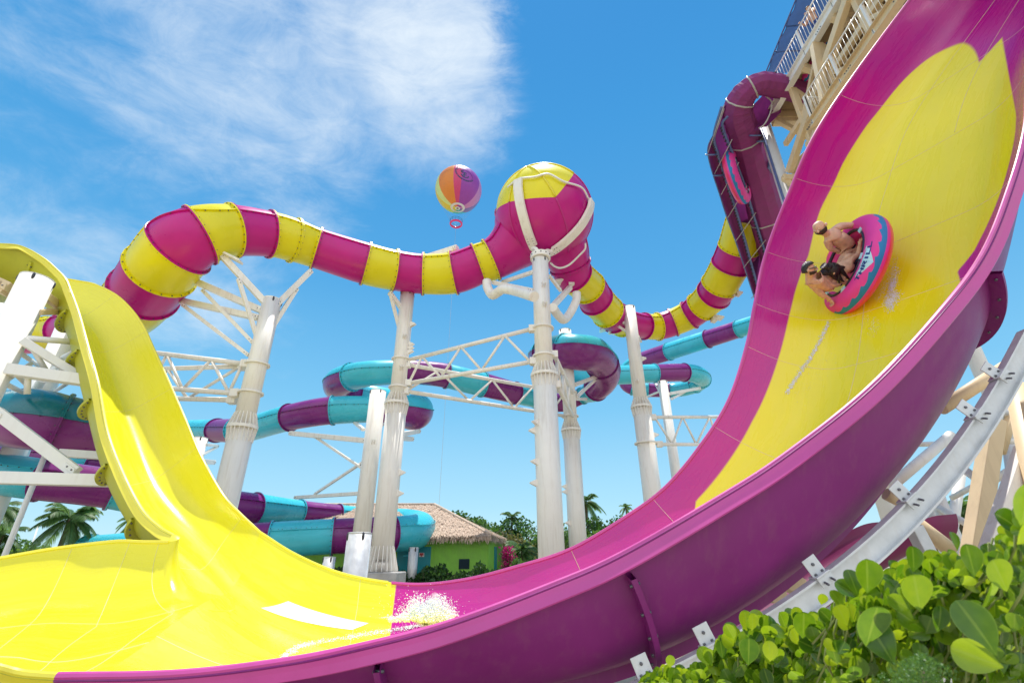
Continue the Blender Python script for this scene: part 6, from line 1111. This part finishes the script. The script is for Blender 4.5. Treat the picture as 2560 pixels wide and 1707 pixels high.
tag(mb.build('water_splash', [M['foam'], M['spray']]), 'burst of white water splashing on the trough where yellow turns magenta', 'water splash', kind='stuff')
mb = MB()
def froth(f, pts, n, sp_, r0, r1, j0=8):
    P = arc(np.array([[*q, 0] for q in pts], float), 60)[:, :2]
    for k in range(n):
        q = P[rs.integers(0, 60)]+rs.normal(0, sp_, 2); i, j = onwall(f, *q, j0); N_ = nz(wallpt(i, j, 1)-wallpt(i, j, 0)); T_ = nz(wallpt(i+1, j)-wallpt(i-1, j)); B_ = np.cross(N_, T_); r = rs.uniform(r0, r1)*rs.random()**.6; drop(mb, wallpt(i, j, .008), r, (1.3, 1., .8), np.array([T_, B_, N_]))
froth('J', [(690, 815), (800, 740), (1000, 690), (1200, 660), (1400, 620), (1600, 590), (1900, 540)], 1500, 10, .003, .013); froth('J', [(700, 820), (860, 720), (950, 705)], 500, 13, .003, .012); froth('J', [(1250, 640), (1500, 610), (1800, 560)], 500, 16, .002, .009)
froth('H', [(20, 740), (100, 610), (180, 500), (240, 390), (290, 280)], 1300, 7, .003, .014); froth('H', [(740, 90), (700, 130), (690, 190)], 900, 18, .003, .013); froth('H', [(720, 0), (700, 60)], 500, 12, .003, .012); froth('G', [(1410, 830), (1380, 950), (1330, 1100), (1290, 1220)], 700, 24, .003, .012); froth('H', [(560, 340), (600, 320), (560, 250)], 200, 22, .002, .009)
froth('G', [(1200, 1180), (1290, 1000), (1370, 800), (1400, 700)], 500, 22, .002, .008); froth('H', [(100, 760), (250, 560), (420, 380), (560, 240)], 350, 45, .002, .006)
tag(mb.build('foam', M['foam']), 'thin white foam trails on the ride surface', 'foam', kind='stuff')
# ------------------------------------------------------------------ ground, sky, sun
def terrain(x, y):
    r = ss(13, 24, y)*1.25; return r+.12*math.sin(x*.3)*math.sin(y*.22)*ss(14, 20, y)
mb = MB(); xs = sorted(set(list(np.linspace(-60, 60, 49))+[-3500, -1200, -400, -150, 150, 400, 1200, 3500])); ys = sorted(set(list(np.linspace(-10, 60, 41))+[-400, -80, 90, 150, 400, 1200, 4500]))
mb.grid(np.array([[V(x, y, terrain(x, y)) for y in ys] for x in xs]))
mt, nt, p = newmat('sandy ground'); tc = nd(nt, 'ShaderNodeTexCoord'); n1 = nd(nt, 'ShaderNodeTexNoise', Scale=.35, Detail=8., Roughness=.65); nt.links.new(tc.outputs['Object'], n1.inputs['Vector'])
n2 = nd(nt, 'ShaderNodeTexNoise', Scale=9., Detail=6.); nt.links.new(tc.outputs['Object'], n2.inputs['Vector'])
r = ramp(nt, n1.outputs[0], [(.35, (.40, .33, .24)), (.52, (.46, .40, .31)), (.62, (.12, .14, .05))]); r2 = ramp(nt, n2.outputs[0], [(.3, (.7, .7, .7)), (.7, (1, 1, 1))])
nt.links.new(mix(nt, r.outputs[0], r2.outputs[0], .8, 'MULTIPLY'), p.inputs['Base Color']); p.inputs['Roughness'].default_value = .95
tag(mb.build('ground', mt), kind='structure')

SUN_EL, SUN_AZ = math.radians(76), math.radians(8)       # azimuth from +Y towards +X
w = bpy.data.worlds.new('World'); S.world = w; w.use_nodes = True; nt = w.node_tree; L = nt.links.new; bg = nt.nodes['Background']
sky = nd(nt, 'ShaderNodeTexSky', _sky_type='NISHITA', _sun_disc=False, _sun_elevation=SUN_EL, _sun_rotation=SUN_AZ, _air_density=1., _dust_density=.6, _ozone_density=2.)
tc = nd(nt, 'ShaderNodeTexCoord'); sx = nd(nt, 'ShaderNodeSeparateXYZ'); L(tc.outputs['Generated'], sx.inputs[0])
# a deeper, more saturated blue overhead, pale turquoise towards the horizon
el = ramp(nt, sx.outputs[2], [(0, (1.05, 1.28, 1.30)), (.12, (.80, 1.28, 1.42)), (.40, (.50, 1.10, 1.50)), (.8, (.40, 1.0, 1.5))]); el.color_ramp.interpolation = 'EASE'
grad = ramp(nt, sx.outputs[2], [(0, (3.4, 4.9, 5.6)), (.10, (2.4, 4.2, 5.3)), (.28, (1.25, 3.3, 4.9)), (.5, (.55, 2.3, 4.3)), (.75, (.30, 1.8, 3.9)), (1, (.12, 1.15, 3.2))])
base = mix(nt, mix(nt, sky.outputs[0], el.outputs[0], 1., 'MULTIPLY'), grad.outputs[0], .9)
def around(d, r0, r1):                                    # 1 near direction d, 0 beyond r1
    dt = nd(nt, 'ShaderNodeVectorMath', _operation='DISTANCE'); L(tc.outputs['Generated'], dt.inputs[0]); dt.inputs[1].default_value = tuple(nz(d))
    mr = nd(nt, 'ShaderNodeMapRange', _interpolation_type='SMOOTHSTEP'); mr.inputs[1].default_value = r0; mr.inputs[2].default_value = r1; mr.inputs[3].default_value = 1; mr.inputs[4].default_value = 0
    L(dt.outputs[1], mr.inputs[0]); return mr.outputs[0]
mp = nd(nt, 'ShaderNodeMapping'); L(tc.outputs['Generated'], mp.inputs[0]); mp.inputs['Rotation'].default_value = (0, math.radians(28), math.radians(8)); mp.inputs['Scale'].default_value = (1.0, 1.6, 2.3)
n1 = nd(nt, 'ShaderNodeTexNoise', Scale=2.6, Detail=9., Roughness=.62, Distortion=.55); L(mp.outputs[0], n1.inputs['Vector'])
n2 = nd(nt, 'ShaderNodeTexNoise', Scale=9., Detail=8., Roughness=.7, Distortion=.9); L(mp.outputs[0], n2.inputs['Vector'])
R3 = lambda x, y: ray('W', x, y)
ms = math_(nt, 'MULTIPLY', around(R3(985, 150), .04, .34), .56)
for (x, y, r0, r1, k) in ((620, 120, .1, .46, .42), (430, 300, .02, .36, .40), (130, 260, .0, .30, .30), (1000, 330, .0, .22, .30), (100, 560, .0, .30, .38), (700, 470, .0, .26, .32), (430, 640, 0, .30, .38), (560, 760, 0, .2, .2), (330, 80, .0, .25, .25)):
    ms = math_(nt, 'MAXIMUM', ms, math_(nt, 'MULTIPLY', around(R3(x, y), r0, r1), k))
hs = nd(nt, 'ShaderNodeVectorMath', _operation='DOT_PRODUCT'); L(tc.outputs['Generated'], hs.inputs[0]); e0 = nz(R3(1195, 0)); e1_ = nz(R3(1215, 600)); hn = nz(np.cross(e0, e1_)); hn = hn if hn@nz(R3(700, 300)) > 0 else -hn; hs.inputs[1].default_value = tuple(hn)
hw = math_(nt, 'ADD', hs.outputs['Value'], math_(nt, 'MULTIPLY', math_(nt, 'SUBTRACT', n2.outputs[0], .5), .12)); hm = nd(nt, 'ShaderNodeMapRange', _interpolation_type='SMOOTHSTEP'); hm.inputs[1].default_value = -.01; hm.inputs[2].default_value = .07; L(hw, hm.inputs[0])
dn = math_(nt, 'ADD', math_(nt, 'ADD', math_(nt, 'MULTIPLY', n1.outputs[0], .75), math_(nt, 'MULTIPLY', n2.outputs[0], .3)), ms)
cm = nd(nt, 'ShaderNodeMapRange', _interpolation_type='SMOOTHSTEP'); cm.inputs[1].default_value = .66; cm.inputs[2].default_value = 1.32; L(dn, cm.inputs[0])
cf = math_(nt, 'MULTIPLY', math_(nt, 'MULTIPLY', cm.outputs[0], hm.outputs[0]), .96)
base = mix(nt, base, (5.0, 5.5, 5.9), cf)
bk_ = nd(nt, 'ShaderNodeMapRange', _interpolation_type='SMOOTHSTEP'); bk_.inputs[1].default_value = -.02; bk_.inputs[2].default_value = -.55; L(sx.outputs[1], bk_.inputs[0])   # unseen white cloud added behind the camera as fill light
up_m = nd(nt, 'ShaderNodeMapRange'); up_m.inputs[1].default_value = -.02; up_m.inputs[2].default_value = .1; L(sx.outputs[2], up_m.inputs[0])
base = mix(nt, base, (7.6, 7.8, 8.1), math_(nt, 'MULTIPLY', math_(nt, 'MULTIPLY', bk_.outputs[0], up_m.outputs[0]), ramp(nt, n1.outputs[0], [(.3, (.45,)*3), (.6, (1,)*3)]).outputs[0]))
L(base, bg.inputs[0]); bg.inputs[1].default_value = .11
sd = bpy.data.lights.new('sun', 'SUN'); so = bpy.data.objects.new('sun', sd); COL.objects.link(so); sd.energy = 3.4; sd.angle = math.radians(.53); sd.color = (1, .955, .88)
sdir = Vector((math.sin(SUN_AZ)*math.cos(SUN_EL), math.cos(SUN_AZ)*math.cos(SUN_EL), math.sin(SUN_EL))); so.rotation_euler = sdir.to_track_quat('Z', 'Y').to_euler()
S.view_settings.view_transform = 'Standard'; S.view_settings.look = 'None'; S.view_settings.exposure = .7; S.view_settings.gamma = 1
S.render.engine = 'CYCLES'; S.cycles.max_bounces = 8; S.cycles.diffuse_bounces = 4; S.cycles.transparent_max_bounces = 12
